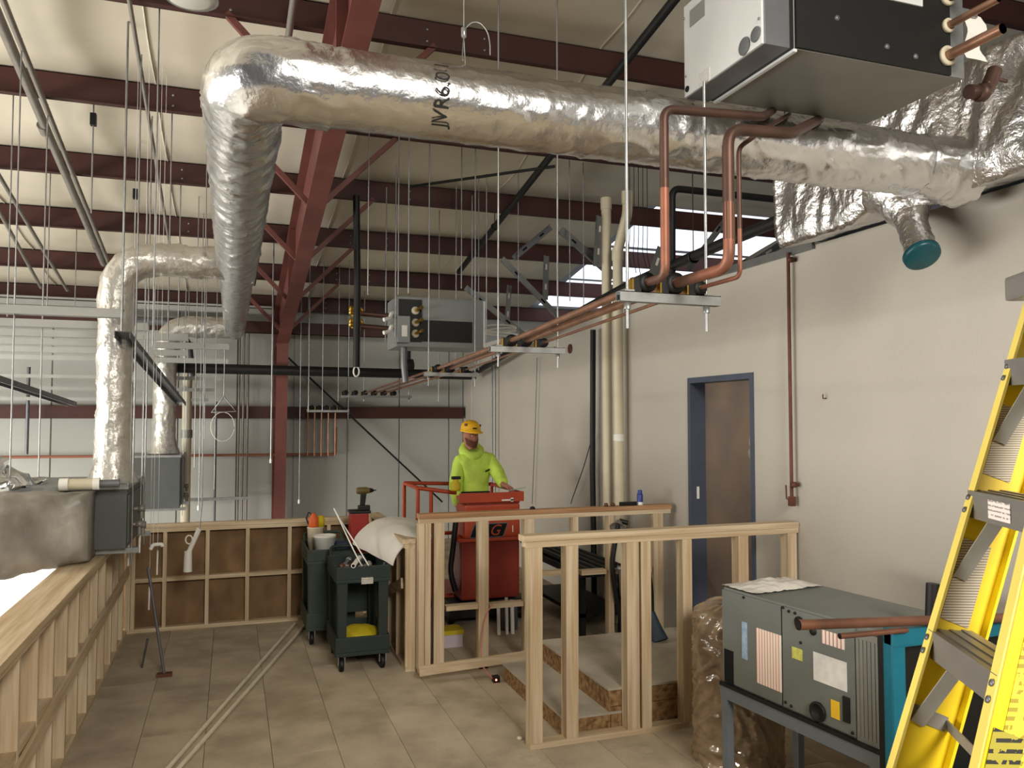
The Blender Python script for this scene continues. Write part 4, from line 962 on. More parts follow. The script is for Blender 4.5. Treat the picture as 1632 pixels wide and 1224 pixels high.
# grey stand pipe and thin conduits on the back wall
c = U(297, 720, Y=13.4)
t = thing('stand_pipe', 'pale grey stand pipe with a coupling left of the red column', 'pipe', (c.x, 13.4, -3.2))
obj('pipe_run', MB().tube([(c.x, 13.4, -3.2), (c.x, 13.4, U(297, 545, Y=13.4).z)], .07, 16), 'pvc', t); obj('coupling', MB().tube([(c.x, 13.4, U(297, 698, Y=13.4).z), (c.x, 13.4, U(297, 685, Y=13.4).z)], .085, 16), 'conduit', t)
for k, px in enumerate((380, 387, 394)):
    c = U(px, 700, Y=13.9); pipe('wall_conduit', ['left', 'middle', 'right'][k] + ' of three thin conduits on the back wall left of the red column', [(c.x, 13.9, -3.2), (c.x, 13.9, 3.6)], .017, 'conduit', grp='three thin wall conduits')
c = U(343, 750, Y=13.85); pipe('drop_chain', 'dark hanging chain on the back wall left of the thin conduits', [(c.x, 13.85, U(343, 830, Y=13.85).z), (c.x, 13.85, U(343, 640, Y=13.85).z)], .018, 'dark_track', cat='chain')
a, b = U(290, 797, Y=13.7), U(396, 797, Y=13.7)
tag(obj('wall_strut', MB().box((a.x, 13.7, a.z - .025), (b.x, 13.74, a.z + .025)), 'galv'), 'short horizontal strut across the thin wall conduits', 'strut')
c = U(15, 700, Y=13.6); pipe('wall_conduit', 'dark thin conduit at the left end of the back wall', [(U(43, 700, Y=13.6).x, 13.6, U(43, 724, Y=13.6).z), (U(43, 700, Y=13.6).x, 13.6, U(43, 585, Y=13.6).z)], .025, 'dark_track')
# bent steel duct behind the grid
pts = [U(215, 512, Y=13.3), U(262, 512, Y=13.3), U(285, 525, Y=13.3), U(300, 550, Y=13.3), U(306, 600, Y=13.3)]
pipe('bent_conduit', 'bent grey conduit behind the second branch duct', pts, .06, 'dark_track')
# triangular hanger with wire loop
c = U(337, 632, Y=9.9)
t = thing('wire_hanger', 'triangular wire hanger with a loose loop below the foil trunk', 'hanger', c + V(0, 0, -.5))
a1, a2 = U(337, 657, Y=9.9), U(376, 656, Y=9.9); top_ = U(357, 632, Y=9.9)
obj('frame', MB().tube([top_, a1, a2, top_], .009, 6), 'galv', t)
obj('drop', MB().tube([top_, V(top_.x, 9.9, fz_)], .006, 6), 'galv', t)
lc = U(355, 680, Y=9.9); obj('loop', MB().tube([lc + V(.13 * math.cos(k * .36), 0, .17 * math.sin(k * .36)) for k in range(18)], .004, 5), 'pvc_white', t)
# white hanging wand
w0, w1, w2 = U(318, 842, Y=8.2), U(300, 882, Y=8.2), U(299, 911, Y=8.2)
t = thing('white_wand', 'white plastic pipe wand hanging from a wire in front of the dark half wall', 'pipe', w2)
obj('upper_arm', MB().tube([w0, w1], .022, 12), 'pvc_white', t); obj('lower_arm', MB().tube([w1 + V(0, 0, .02), w2], .038, 12, radii=[.034, .04]), 'pvc_white', t)
obj('hanging_wire', MB().tube([w0, U(322, 805, Y=8.2), V(U(322, 700, Y=8.2).x, 8.2, ZR(8.2) + .27)], .005, 6), 'galv', t)
obj('hook', MB().tube([U(303, 860 + 0, Y=8.2) + V(.03 * math.cos(k * .5) - .01, 0, .04 * math.sin(k * .5)) for k in range(11)], .007, 6), 'pvc_white', t)
# small white elbow and rods poking down beside the near air handler
for k, (px, ya_, yb_) in enumerate(((205, 862, 902), (223, 862, 881), (251, 888, 916), (238, 946, 972))):
    a, b = U(px, ya_, Y=7.3 + .25 * k), U(px - 1, yb_, Y=7.3 + .25 * k)
    tag(obj('rod_end', MB().tube([a + V(0, 0, .06), b], .008, 8).tube([a + V(0, 0, .06), V(a.x, a.y, ZR(a.y) + .25)], .002, 5), 'pvc_white'), ['first', 'second', 'third', 'lowest'][k] + ' white rod end poking out under the near air handler', 'rod', 'white rod ends')
a = U(244, 868, Y=7.6); tag(obj('white_elbow', MB().tube(fillet([a + V(-.02, 0, -.04), a, a + V(.07, 0, .0), a + V(.075, 0, -.02)], .02), .016, 10).tube([a, V(a.x, a.y, ZR(a.y) + .25)], .002, 5), 'pvc_white'), 'small white pipe elbow under the near air handler', 'pipe')
# thin grey stand at the left
a, b = U(236, 905, Y=7.4), U(262, 1076, Z=0.01)
t = thing('thin_stand', 'thin dark leaning stand with a brown foot at the end of the left half wall', 'stand', b)
obj('pole', MB().tube([a, b], .012, 8), 'dark_track', t); obj('foot', MB().box(b + V(-.06, -.03, -.01), b + V(.06, .03, .018)), 'rust', t)
obj('cross_leg', MB().tube([a + V(0, .1, -.6), b + V(-.2, .3, 0)], .010, 8), 'dark_track', t)
# ================================================================== lift and worker
ly = 8.15
lx0, lx1 = U(735, 900, Y=ly).x, U(828, 900, Y=ly).x
lift = thing('mast_lift', 'orange personnel lift with a railed platform behind the farther guard frame', 'lift', ((lx0 + lx1) / 2, 8.5, 0))
obj('chassis', MB().box((lx0 - .12, ly + .02, .07), (lx1 + .10, 9.25, .24)), 'black', lift, bevel=.01)
for sx in (lx0 - .10, lx1 + .04):
    for sy in (ly + .12, 9.1): obj('wheel', MB().lathe([(0, -.03), (.07, -.03), (.075, -.02), (.075, .02), (.07, .03), (0, .03)], (sx + .02, sy, .075), 18, (1, 0, 0)), 'black', lift)
obj('lower_cover', MB().prism([(lx0, .26), (lx1, .26), (lx1, .88), (lx0, .88)], (0, ly, 0), (1, 0, 0), (0, 0, 1), (0, .30, 0)), 'lift_red', lift, bevel=.02)
obj('upper_cover', MB().prism([(lx0 + .03, .90), (lx1 - .0, .90), (lx1 - .0, 1.25), (lx0 + .03, 1.25)], (0, ly - .02, 0), (1, 0, 0), (0, 0, 1), (0, .32, 0)), 'lift_orange', lift, bevel=.025)
obj('side_hose', MB().tube(fillet([(lx0 - .03, ly + .1, 1.1), (lx0 - .06, ly + .1, .8), (lx0 - .10, ly + .08, .55), (lx0 - .04, ly + .08, .35)], .1), .03, 8), 'black', lift)
obj('cover_lip', MB().box((lx0 - .03, ly - .035, .865), (lx1 + .06, ly + .3, .90)), 'lift_orange', lift, bevel=.008)
zr1 = 1.375
px0 = U(657, 780, Y=8.75).x; px1 = U(833, 785, Y=ly).x
tr_ = obj('tool_tray', MB().box((lx0 + .02, ly - .03, zr1 - .08), (px1 - .01, ly + .28, zr1 - .05)).box((lx0 - .03, ly - .04, zr1 - .10), (px1, ly - .02, zr1)).box((px1 - .02, ly - .03, zr1 - .1), (px1, ly + .28, zr1)), 'lift_orange', lift)
obj('front_panel', MB().box((lx0 + .06, ly + .0, 1.25), (lx1, ly + .02, zr1 - .05)), 'lift_red', lift)
obj('platform_floor', MB().box((px0, 8.45, .24), (px1, 9.2, .28)), 'lift_orange', lift)
rl = lambda name, pts: obj(name, MB().tube(fillet(pts, .05), .022, 10), 'lift_orange', lift)
rl('guard_rail', [(px0, 8.47, .28), (px0, 8.47, zr1 + .04), (px0, 9.18, zr1 + .04), (px0, 9.18, .28)])
rl('guard_rail', [(px1 - .02, 8.47, .28), (px1 - .02, 8.47, zr1), (px1 - .02, 9.18, zr1), (px1 - .02, 9.18, .28)])
rl('guard_rail', [(px0, 9.18, zr1 + .04), (px1 - .02, 9.18, zr1 + .0)])
rl('guard_rail', [(px0, 8.47, zr1 + .04), (lx0 + .02, 8.42, zr1 - .02)])
rl('mid_rail', [(px0, 8.47, .82), (px0, 9.18, .82)]); rl('mid_rail', [(px0, 9.18, .82), (px1, 9.18, .82)])
rl('gate_post', [(U(687, 800, Y=8.46).x, 8.46, .28), (U(687, 800, Y=8.46).x, 8.46, zr1)])
a = U(802, 792, Y=ly - .001); obj('white_decal', MB().box((a.x - .03, ly - .044, zr1 - .09), (a.x + .1, ly - .041, zr1 - .075)).box((a.x + .07, ly - .044, zr1 - .10), (a.x + .1, ly - .041, zr1 - .06)), 'paper', lift)
obj('white_decal', MB().box((lx1 - .09, ly - .024, .95), (lx1 - .08, ly - .021, 1.02)), 'paper', lift)
# logo: slanted black badge with orange letters
lc = V(U(779, 843, Y=ly - .02).x, ly - .022, U(782, 845, Y=ly - .02).z)
LG = .8
bd = obj('logo_badge', MB().prism([(-.27 * LG, -.075), (.20 * LG, -.075), (.27 * LG, .075), (-.20 * LG, .075)], lc, (1, 0, 0), (0, 0, 1), (0, -.003, 0)), 'dark_track', lift, label='JLG logo badge')
obj('logo_field', MB().prism([(-.255 * LG, -.066), (.19 * LG, -.066), (.255 * LG, .066), (-.19 * LG, .066)], lc + V(0, -.003, 0), (1, 0, 0), (0, 0, 1), (0, -.002, 0)), 'hole', bd)
obj('logo_letters', text_mb('JLG', lc + V(0, -.0055, -.004), (1, 0, 0), (0, 0, 1), .16, .0015, .35), 'lift_orange', bd)
# tools in the tray
yb = thing('tool_bottle', 'yellow bottle with a black cap in the tray of the lift', 'bottle', U(726, 783, Y=ly + .1))
q = U(726, 782, Y=ly + .1); obj('bottle_body', MB().lathe([(.0, 0), (.05, 0), (.055, .02), (.055, .08), (.03, .10), (.03, .12)], q, 14), 'yellow_bag', yb); obj('cap', MB().box(q + V(-.04, -.03, .12), q + V(.05, .03, .15)), 'black', yb)
a = U(735, 780, Y=ly + .15); b = U(780, 779, Y=ly + .15)
tag(obj('tool_bar', MB().tube([V(a.x, ly + .15, zr1 - .02), V(b.x, ly + .15, zr1 - .02)], .022, 10), 'black'), 'dark bar tool lying in the tray of the lift', 'tool')
pts = [V(U(810, 780, Y=ly + .08).x, ly + .08, zr1 + .005), V(U(838, 775, Y=ly + .02).x, ly + .02, zr1 + .04)]
tag(obj('green_cord', MB().tube(pts, .005, 6), mat('cord_green', '8fb09a', .6)), 'thin pale green cord over the tray edge by the hand', 'cord')

# ---- worker
def skin_mesh(name, verts, edges, radii, lv=2, smooth_it=0):
    me = bpy.data.meshes.new(name); me.from_pydata([V(v) for v in verts], edges, [])
    ob = bpy.data.objects.new(name, me); col.objects.link(ob)
    md = ob.modifiers.new('s', 'SKIN'); 
    lay = me.skin_vertices[0] if me.skin_vertices else None
    if lay is None:
        bm = bmesh.new(); bm.from_mesh(me); bm.verts.layers.skin.verify(); bm.to_mesh(me); bm.free(); lay = me.skin_vertices[0]
    for i, r in enumerate(radii):
        lay.data[i].radius = r if isinstance(r, tuple) else (r, r)
        lay.data[i].use_root = (i == 0)
    md.use_smooth_shade = True
    sd = ob.modifiers.new('d', 'SUBSURF'); sd.levels = lv; sd.render_levels = lv
    bpy.context.view_layer.update()
    r = bpy.data.meshes.new_from_object(ob.evaluated_get(bpy.context.evaluated_depsgraph_get()))
    bpy.data.objects.remove(ob); bpy.data.meshes.remove(me)
    for p in r.polygons: p.use_smooth = True
    return r
PF = V(U(757, 700, Y=8.72).x, 8.72, .28)                      # feet on the platform
hand_t = V(U(812, 780, Y=ly + .12).x, ly + .13, zr1 + .035) - PF   # hand resting on the tray rim
tilt = V(.0, 0, 0)
S = {'pel': (0, .0, .93), 'sp': (.0, .01, 1.10), 'ch': (.0, .0, 1.28), 'uc': (.0, -.01, 1.40), 'nk': (-.035, -.02, 1.49), 'nk2': (-.055, -.03, 1.55),
     'h1': (-.06, -.045, 1.61), 'h2': (-.065, -.04, 1.685), 'h3': (-.065, -.03, 1.75),
     'shL': (.17, 0, 1.40), 'elL': tuple(V(.17, 0, 1.40).lerp(hand_t, .5) + V(.015, .02, -.035)), 'wrL': tuple(hand_t + V(-.06, .05, .03)), 'hdL': tuple(hand_t),
     'shR': (-.17, 0, 1.39), 'elR': (-.235, -.02, 1.12), 'wrR': (-.225, -.10, .90), 'hdR': (-.222, -.13, .82),
     'hpL': (.09, 0, .88), 'knL': (.11, -.03, .48), 'anL': (.12, .02, .08), 'toL': (.14, -.15, .035), 'hpR': (-.09, 0, .88), 'knR': (-.11, -.03, .48), 'anR': (-.12, .02, .08), 'toR': (-.14, -.15, .035)}
R = {'pel': (.15, .11), 'sp': (.145, .10), 'ch': (.165, .11), 'uc': (.13, .09), 'nk': .06, 'nk2': .055, 'h1': (.078, .084), 'h2': (.088, .10), 'h3': (.072, .088), 'shL': .062, 'elL': .045, 'wrL': .03, 'hdL': (.036, .022), 'shR': .062, 'elR': .045, 'wrR': .03, 'hdR': (.036, .022), 'hpL': .085, 'knL': .06, 'anL': .042, 'toL': .04, 'hpR': .085, 'knR': .06, 'anR': .042, 'toR': .04}
K = list(S); E_ = [('pel', 'sp'), ('sp', 'ch'), ('ch', 'uc'), ('uc', 'nk'), ('nk', 'nk2'), ('nk2', 'h1'), ('h1', 'h2'), ('h2', 'h3'), ('uc', 'shL'), ('shL', 'elL'), ('elL', 'wrL'), ('wrL', 'hdL'), ('uc', 'shR'), ('shR', 'elR'), ('elR', 'wrR'), ('wrR', 'hdR'), ('pel', 'hpL'), ('hpL', 'knL'), ('knL', 'anL'), ('anL', 'toL'), ('pel', 'hpR'), ('hpR', 'knR'), ('knR', 'anR'), ('anR', 'toR')]
verts = [S[k] for k in K]; rad = [R[k] for k in K]; edges = [(K.index(a), K.index(b)) for a, b in E_]
# fingers: four curled over the rim and a thumb from the side of the palm
def fingers(key, fwd, side, down):
    b0 = V(S[key]); n = 0
    for j, L in enumerate((.055, .065, .06, .048)):
        o = b0 + V(side) * (-.024 + .016 * j)
        p1 = o + V(fwd) * L * .6 + V(down) * .004; p2 = o + V(fwd) * (L * .95) + V(down) * (.022); p3 = o + V(fwd) * (L * .9) + V(down) * .045
        i0 = len(verts); verts.extend([tuple(p1), tuple(p2), tuple(p3)]); rad.extend([.009, .0085, .007]); edges.extend([(K.index(key), i0), (i0, i0 + 1), (i0 + 1, i0 + 2)])
    p1 = b0 - V(side) * .035 + V(fwd) * .0 + V(down) * .005; p2 = b0 - V(side) * .05 + V(fwd) * .03 + V(down) * .02
    i0 = len(verts); verts.extend([tuple(p1), tuple(p2)]); rad.extend([.011, .009]); edges.extend([(K.index(key), i0), (i0, i0 + 1)])
fingers('hdL', V(.55, -.8, -.1).normalized(), V(.8, .55, 0).normalized(), V(0, 0, -1)); fingers('hdR', V(0, -.15, -1).normalized(), V(0, -1, .15).normalized(), V(1, 0, 0))
bm_ = skin_mesh('person', verts, edges, rad, 3)
ha = math.radians(22); hc = V(-.065, -.04, 1.675); fdir = V(math.sin(ha), -math.cos(ha), -.06).normalized(); sdir = V(math.cos(ha), math.sin(ha), 0)
for v in bm_.vertices:      # shape the face: nose, brow, sockets, chin, cheeks, ears
    p = v.co - hc
    if p.z < -.13 or p.length > .17: continue
    f, s, z = p.dot(fdir), p.dot(sdir), p.z
    if f > .02:
        g = lambda cs, cz, ws, wz: math.exp(-((s - cs) / ws) ** 2 - ((z - cz) / wz) ** 2)
        d = .026 * g(0, -.03, .016, .022) + .012 * g(0, 0, .011, .03) + .008 * g(0, .028, .05, .012) - .010 * (g(.032, .008, .016, .012) + g(-.032, .008, .016, .012)) + .012 * g(0, -.098, .03, .02) + .006 * g(0, -.066, .026, .008)
        v.co += fdir * d
    elif abs(f) < .03 and -.04 < z < .02: v.co += sdir * (math.copysign(.012, s) * math.exp(-(f / .015) ** 2 - ((z + .01) / .025) ** 2))
person = bpy.data.objects.new('person', bm_); bm_.materials.append(MATS['skin']); link(person, None, PF)
tag(person, 'person in a lime hooded sweatshirt and yellow hard hat standing on the orange lift', 'person')
def wear(name, keys, eds, rr, m, lv=2, bumps=0.006):
    ks = list(keys); me = skin_mesh(name, [S[k] if k in S else k for k in ks], [(ks.index(a), ks.index(b)) for a, b in eds], [rr[k] for k in ks], lv)
    for v in me.vertices: v.co += v.normal * (bumps * noise.noise(v.co * 11) + bumps * .7 * noise.noise(V(v.co.x * 30, v.co.y * 30, v.co.z * 9)))
    me.materials.append(MATS[m]); o = bpy.data.objects.new(name, me); link(o, person, PF); return o
wear('hoodie', ['pel', 'sp', 'ch', 'uc', 'nk', 'shL', 'elL', 'wrL', 'shR', 'elR', 'wrR'], [('pel', 'sp'), ('sp', 'ch'), ('ch', 'uc'), ('uc', 'nk'), ('uc', 'shL'), ('shL', 'elL'), ('elL', 'wrL'), ('uc', 'shR'), ('shR', 'elR'), ('elR', 'wrR')],
     {'pel': (.175, .15), 'sp': (.17, .145), 'ch': (.185, .15), 'uc': (.16, .13), 'nk': (.095, .09), 'shL': .10, 'elL': .08, 'wrL': .062, 'shR': .098, 'elR': .08, 'wrR': .055}, 'hivis', 3, .010)
wear('trousers', ['pel', 'hpL', 'knL', 'anL', 'hpR', 'knR', 'anR'], [('pel', 'hpL'), ('hpL', 'knL'), ('knL', 'anL'), ('pel', 'hpR'), ('hpR', 'knR'), ('knR', 'anR')], {'pel': (.17, .13), 'hpL': .105, 'knL': .08, 'anL': .07, 'hpR': .105, 'knR': .08, 'anR': .07}, 'jeans')
hd = MB()      # hood gathered round the neck
NR, NS = 28, 12; vs = []
for i in range(NR):
    a = 2 * math.pi * i / NR; back = .5 - .5 * math.sin(a - math.pi / 2 + math.pi)   # 1 at the back (+y)
    back = .5 + .5 * math.sin(a)
    c = PF + V(-.04 + .085 * math.cos(a), -.02 + .085 * math.sin(a), 1.495 + .045 * back - .035 * (1 - back))
    for j in range(NS):
        b = 2 * math.pi * j / NS; r = .042 + .034 * back
        vs.append(c + V(math.cos(a) * r * math.cos(b), math.sin(a) * r * math.cos(b), r * 1.15 * math.sin(b)) * (1 + .25 * noise.noise(V(a * 2, b * 2, 0))))
hd.add(vs, [(i * NS + j, ((i + 1) % NR) * NS + j, ((i + 1) % NR) * NS + (j + 1) % NS, i * NS + (j + 1) % NS) for i in range(NR) for j in range(NS)], True)
obj('hood', hd, 'hivis', person)
hcw = PF + hc
# hard hat: shell with a brim pushed forward, worn tilted with the head
hh = MB(); upv = V(.03, -.02, 1).normalized()
def hatp(r, z, a, fx=1.0): 
    return hcw + V(0, 0, .054) + sdir * (r * math.cos(a) * .92) + fdir * (r * math.sin(a) * fx) + upv * z
prof = [(.118, .0), (.118, .012), (.112, .02), (.111, .05), (.10, .085), (.076, .112), (.042, .128), (.0, .132)]
NS = 32; vs = []
for (r, z) in prof:
    for k in range(NS):
        a = 2 * math.pi * k / NS; e = .035 * max(0, math.sin(a)) ** 2 if z < .015 else 0
        rib = 1 + (.03 if (abs(math.cos(a)) < .12 and z > .03) else 0)
        vs.append(hatp((r + e) * rib, z - (.012 * max(0, math.sin(a)) if z < .015 else 0), a, 1.12))
hh.add(vs, [(i * NS + k, i * NS + (k + 1) % NS, (i + 1) * NS + (k + 1) % NS, (i + 1) * NS + k) for i in range(len(prof) - 1) for k in range(NS)], True); hh.add(vs[:NS], [tuple(range(NS))])
hat = obj('hard_hat', hh, 'hat_yellow', person)
obj('hat_sticker', MB().obox(hatp(.114, .045, 1.9, 1.12), sdir, upv, fdir, .028, .008, .004), 'black', hat)
obj('hat_sticker', MB().obox(hatp(.103, .08, 2.9, 1.12), fdir, upv, sdir, .02, .014, .004), 'rust', hat); obj('hat_sticker', MB().obox(hatp(.104, .075, .9, 1.12), sdir, upv, fdir, .014, .012, .004), 'rust', hat)
from mathutils.bvhtree import BVHTree
bvh = BVHTree.FromPolygons([v.co.copy() for v in bm_.vertices], [tuple(p.vertices) for p in bm_.polygons])
def face_at(ang, z, out=.0):          # point on the head surface at an angle from straight ahead, height z over the head centre
    dd = (fdir * math.cos(ang) + sdir * math.sin(ang)); dd.z = 0; dd.normalize(); o_ = hc + V(0, 0, z) + dd * .3
    h = bvh.ray_cast(o_, -dd)
    return PF + (h[0] if h[0] is not None else hc + V(0, 0, z) + dd * .09) + dd * out
bt = MB(); n = 16; vs = []
for i in range(n + 1):
    for j in range(8):
        s = -1 + 2 * i / n; t_ = j / 7
        ztop = -.058 + .05 * abs(s) ** 1.5; vs.append(face_at(s * 1.35, ztop + (-.125 + .035 * s * s - ztop) * t_, .007))
bt.add(vs, [(i * 8 + j, (i + 1) * 8 + j, (i + 1) * 8 + j + 1, i * 8 + j + 1) for i in range(n) for j in range(7)], True)
obj('beard', bt, mat('beard', '6b4434', .9, noise_amt=.3, nscale=60), person)
for s in (-1, 1):
    e_ = face_at(.36 * s, .008, -.003)
    obj('eye', MB().lathe([(0, .006), (.007, .005), (.011, 0)], e_, 12, fdir), 'paper', person); obj('pupil', MB().lathe([(0, .0015), (.004, .001), (.005, 0)], e_ + fdir * .006, 10, fdir), 'hole', person)
    obj('eyebrow', MB().obox(face_at(.36 * s, .030, .003), sdir, fdir, (0, 0, 1), .020, .004, .004), 'beard', person)
obj('mouth', MB().obox(face_at(0, -.072, .008), sdir, fdir, (0, 0, 1), .020, .003, .003), mat('lips', '7c4540', .6), person)
obj('chest_mark', MB().obox(PF + V(.10, -.158, 1.30), (1, .2, .4), (0, -1, 0), (-.4, 0, 1), .03, .002, .009), 'black', person)

# ================================================================== carts
def cart(lab, x0, x1, y0, y1, top, m, lower=.235):
    t = thing('utility_cart', lab, 'cart', ((x0 + x1) / 2, (y0 + y1) / 2, 0), 'dark green utility carts')
    def trayo(z, h, nm):
        tk = .02; mb = MB().box((x0, y0, z), (x1, y1, z + .03))
        for a, b in (((x0, y0), (x1, y0 + tk)), ((x0, y1 - tk), (x1, y1)), ((x0, y0 + tk), (x0 + tk, y1 - tk)), ((x1 - tk, y0 + tk), (x1, y1 - tk))): mb.box((a[0], a[1], z + .03), (b[0], b[1], z + h))
        return obj(nm, mb, m, t, bevel=.006)
    trayo(top - .14, .14, 'top_tray'); trayo(lower - .10, .16, 'bottom_tray')
    for sx in (x0 + .02, x1 - .09):
        for sy in (y0 + .01, y1 - .10):
            obj('corner_post', MB().hexa([(sx, sy, lower - .05), (sx + .07, sy, lower - .05), (sx + .07, sy + .09, lower - .05), (sx, sy + .09, lower - .05), (sx - .01, sy, top - .1), (sx + .08, sy, top - .1), (sx + .08, sy + .09, top - .1), (sx - .01, sy + .09, top - .1)]), m, t, bevel=.008)
            w_ = obj('caster', MB().lathe([(0, -.018), (.055, -.018), (.06, -.01), (.06, .01), (.055, .018), (0, .018)], (sx + .035, sy + .045, .06), 16, (1, 0, 0)), 'black', t)
            obj('caster_fork', MB().box((sx + .005, sy + .02, .06), (sx + .012, sy + .07, lower - .1)).box((sx + .058, sy + .02, .06), (sx + .065, sy + .07, lower - .1)), 'galv', w_)
    obj('push_handle', MB().tube(fillet([(x0 + .04, y1 - .01, top - .02), (x0 + .04, y1 + .10, top + .06), (x1 - .04, y1 + .10, top + .06), (x1 - .04, y1 - .01, top - .02)], .05), .016, 10), m, t)
    return t
ca = cart('rear dark green utility cart with a bucket and tools on top', .70, 1.16, 7.92, 8.62, .90, 'cart_green')
cb = cart('front dark green utility cart with a yellow bag on its lower shelf', .86, 1.32, 6.98, 7.66, .89, 'cart_dark')
obj('side_panel', MB().box((.72, 7.925, .28), (1.05, 7.94, .80)), 'cart_green', ca)
obj('back_panel', MB().box((.93, 7.62, .36), (1.25, 7.635, .78)), 'cart_dark', cb)
a = U(576, 931, Y=6.975); obj('paper_label', MB().box((a.x, 6.972, a.z), (a.x + .10, 6.978, a.z + .055)), lines_mat('cart_label', 'd8d4c8', '3a3834', 'Z', 4, .4, 14), cb, label='white printed label')
# things on the carts
q = V(U(519, 880, Y=8.02).x, 8.10, .91)
bk = thing('white_bucket', 'white plastic bucket on the rear cart', 'bucket', (q.x, q.y, .79)); q.z = .79
obj('pail', MB().lathe([(0, 0), (.088, 0), (.10, .20), (.108, .205), (.108, .225), (.098, .225), (.09, .02), (0, .02)], q, 24), 'pvc_white', bk); obj('bail', MB().tube([q + V(.108 * math.cos(k * .3307), -.02, .205 - .07 * math.sin(k * .3307)) for k in range(10)], .003, 5), 'galv', bk)
q = V(U(503, 858, Y=8.35).x, 8.38, .79)
tag(obj('joint_compound_tub', MB().lathe([(0, 0), (.07, 0), (.08, .26), (.085, .27), (0, .27)], q, 20), 'pvc'), 'small cream tub behind the white bucket', 'tub')
jg = thing('orange_jug', 'orange jug with a black handle on the small cream tub', 'jug', q + V(-.0, 0, .27))
obj('jug_body', MB().lathe([(0, 0), (.045, 0), (.05, .02), (.05, .09), (.025, .12), (.02, .14), (0, .14)], q + V(-.02, 0, .27), 14), 'orange_plastic', jg); obj('jug_handle', MB().tube([q + V(-.02, 0, .39), q + V(-.07, 0, .42), q + V(-.09, 0, .36), q + V(-.07, 0, .30)], .008, 8), 'black', jg)
tag(obj('yellow_jar', MB().lathe([(0, 0), (.04, 0), (.042, .07), (.03, .09), (.032, .11), (0, .11)], q + V(.045 + .01, .02, .27), 14), 'yellow_bag'), 'small yellow jar beside the orange jug', 'jar')
tag(obj('blue_cloth', MB().box((.98, 8.0, .79), (1.10, 8.2, .94)), mat('rag_blue', '3a4564', .9, noise_amt=.3, nscale=20), bevel=.03), 'crumpled blue rag beside the white bucket', 'rag')
r0 = V(U(573, 846, Y=8.3).x, 8.35, .79)
rc = thing('tool_case', 'red tool case on the rear cart behind the white sheet', 'case', r0); obj('case_body', MB().box(r0 + V(-.09, -.08, 0), r0 + V(.09, .12, .40)), 'red_plastic', rc, bevel=.01); obj('case_lid', MB().box(r0 + V(-.10, -.09, .40), r0 + V(.11, .13, .425)), 'black', rc, bevel=.006)
# cordless drill standing on the case
d0 = r0 + V(.045, 0, .425)
dr = thing('cordless_drill', 'olive cordless drill standing upright on the red tool case', 'drill', d0)
obj('battery', MB().box(d0 + V(-.055, -.035, 0), d0 + V(.065, .035, .05)), 'black', dr, bevel=.008)
obj('grip', MB().hexa([d0 + V(-.035, -.018, .05), d0 + V(.015, -.018, .05), d0 + V(.015, .018, .05), d0 + V(-.035, .018, .05), d0 + V(-.03, -.02, .17), d0 + V(.03, -.02, .17), d0 + V(.03, .02, .17), d0 + V(-.03, .02, .17)]), 'black', dr, bevel=.008)
obj('motor_housing', MB().lathe([(0, -.075), (.03, -.07), (.036, -.05), (.036, .03), (.028, .05), (.028, .06)], d0 + V(0, 0, .20), 16, (1, 0, 0)), 'olive_tool', dr)
obj('chuck', MB().lathe([(.026, .06), (.022, .085), (.012, .105), (.006, .106), (.006, .13), (0, .13)], d0 + V(0, 0, .20), 14, (1, 0, 0)), 'black', dr)
# front cart contents
tt = [U(597, 918, Y=7.02), U(575, 880, Y=7.1), U(556, 850, Y=7.25), U(543, 830, Y=7.4), U(534, 813, Y=7.5)]
tag(obj('white_tube', MB().tube(fillet(tt, .1), .006, 8), 'pvc_white'), 'right one of two thin white tubes arching out of the front cart', 'tube', 'thin white tubes')
tt = [U(586, 919, Y=7.02), U(566, 882, Y=7.1), U(551, 850, Y=7.25), U(541, 828, Y=7.4), U(532, 810, Y=7.5)]
tag(obj('white_tube', MB().tube(fillet(tt, .1), .006, 8), 'pvc_white'), 'left one of two thin white tubes arching out of the front cart', 'tube', 'thin white tubes')
a, b = U(563, 913, Y=6.97), U(573, 898, Y=7.25); a.z = .90; b.z = .92
pp = thing('pipe_offcut', 'short white pipe offcut poking over the rim of the front cart', 'pipe', a); obj('tube_wall', MB().tube([a, b], .020, 14), 'pvc_white', pp); obj('mouth', MB().lathe([(.014, 0), (0, 0.0)], a - (b - a).normalized() * .001, 12, a - b), 'hole', pp)
for k in range(9):
    x, y = .93 + .34 * random.random(), 7.08 + .5 * random.random()
    L = .10 + .08 * random.random(); an = random.random() * 3
    nm, mm = (('pipe_fitting', 'copper_dull'), ('wrench', 'steel'), ('pipe_fitting', 'conduit'))[k % 3]
    p_ = V(x, y, .80 + .02 * k * .4); dd = V(math.cos(an), math.sin(an) * .6, .25) * L * .5
    mb = MB().tube([p_ - dd, p_ + dd], .018, 8).lathe([(.02, -.015), (.03, -.015), (.03, .015), (.02, .015)], p_ + dd, 10, dd)
    tag(obj(nm, mb, mm), ['copper fitting', 'steel wrench', 'grey fitting'][k % 3] + ' heaped in the ' + ['near', 'middle', 'rear'][min(2, int((y - 7.08) / .17))] + ' part of the front cart tray, ' + ['left', 'centre', 'right'][min(2, int((x - .93) / .115))] + ' side' + (', lying underneath' if k < 3 else ', on top' if k > 5 else ''), 'tool', 'loose fittings in the front cart tray')
yg = MB(); n = 18; vs = []
for i in range(n):
    for j in range(n):
        a = math.pi * i / (n - 1); b = 2 * math.pi * j / n
        p = V(.17 * math.sin(a) * math.cos(b), .16 * math.sin(a) * math.sin(b), .085 * math.cos(a)); p *= 1 + .18 * noise.noise(p * 14)
        vs.append(V(1.09, 7.2, .26) + p)
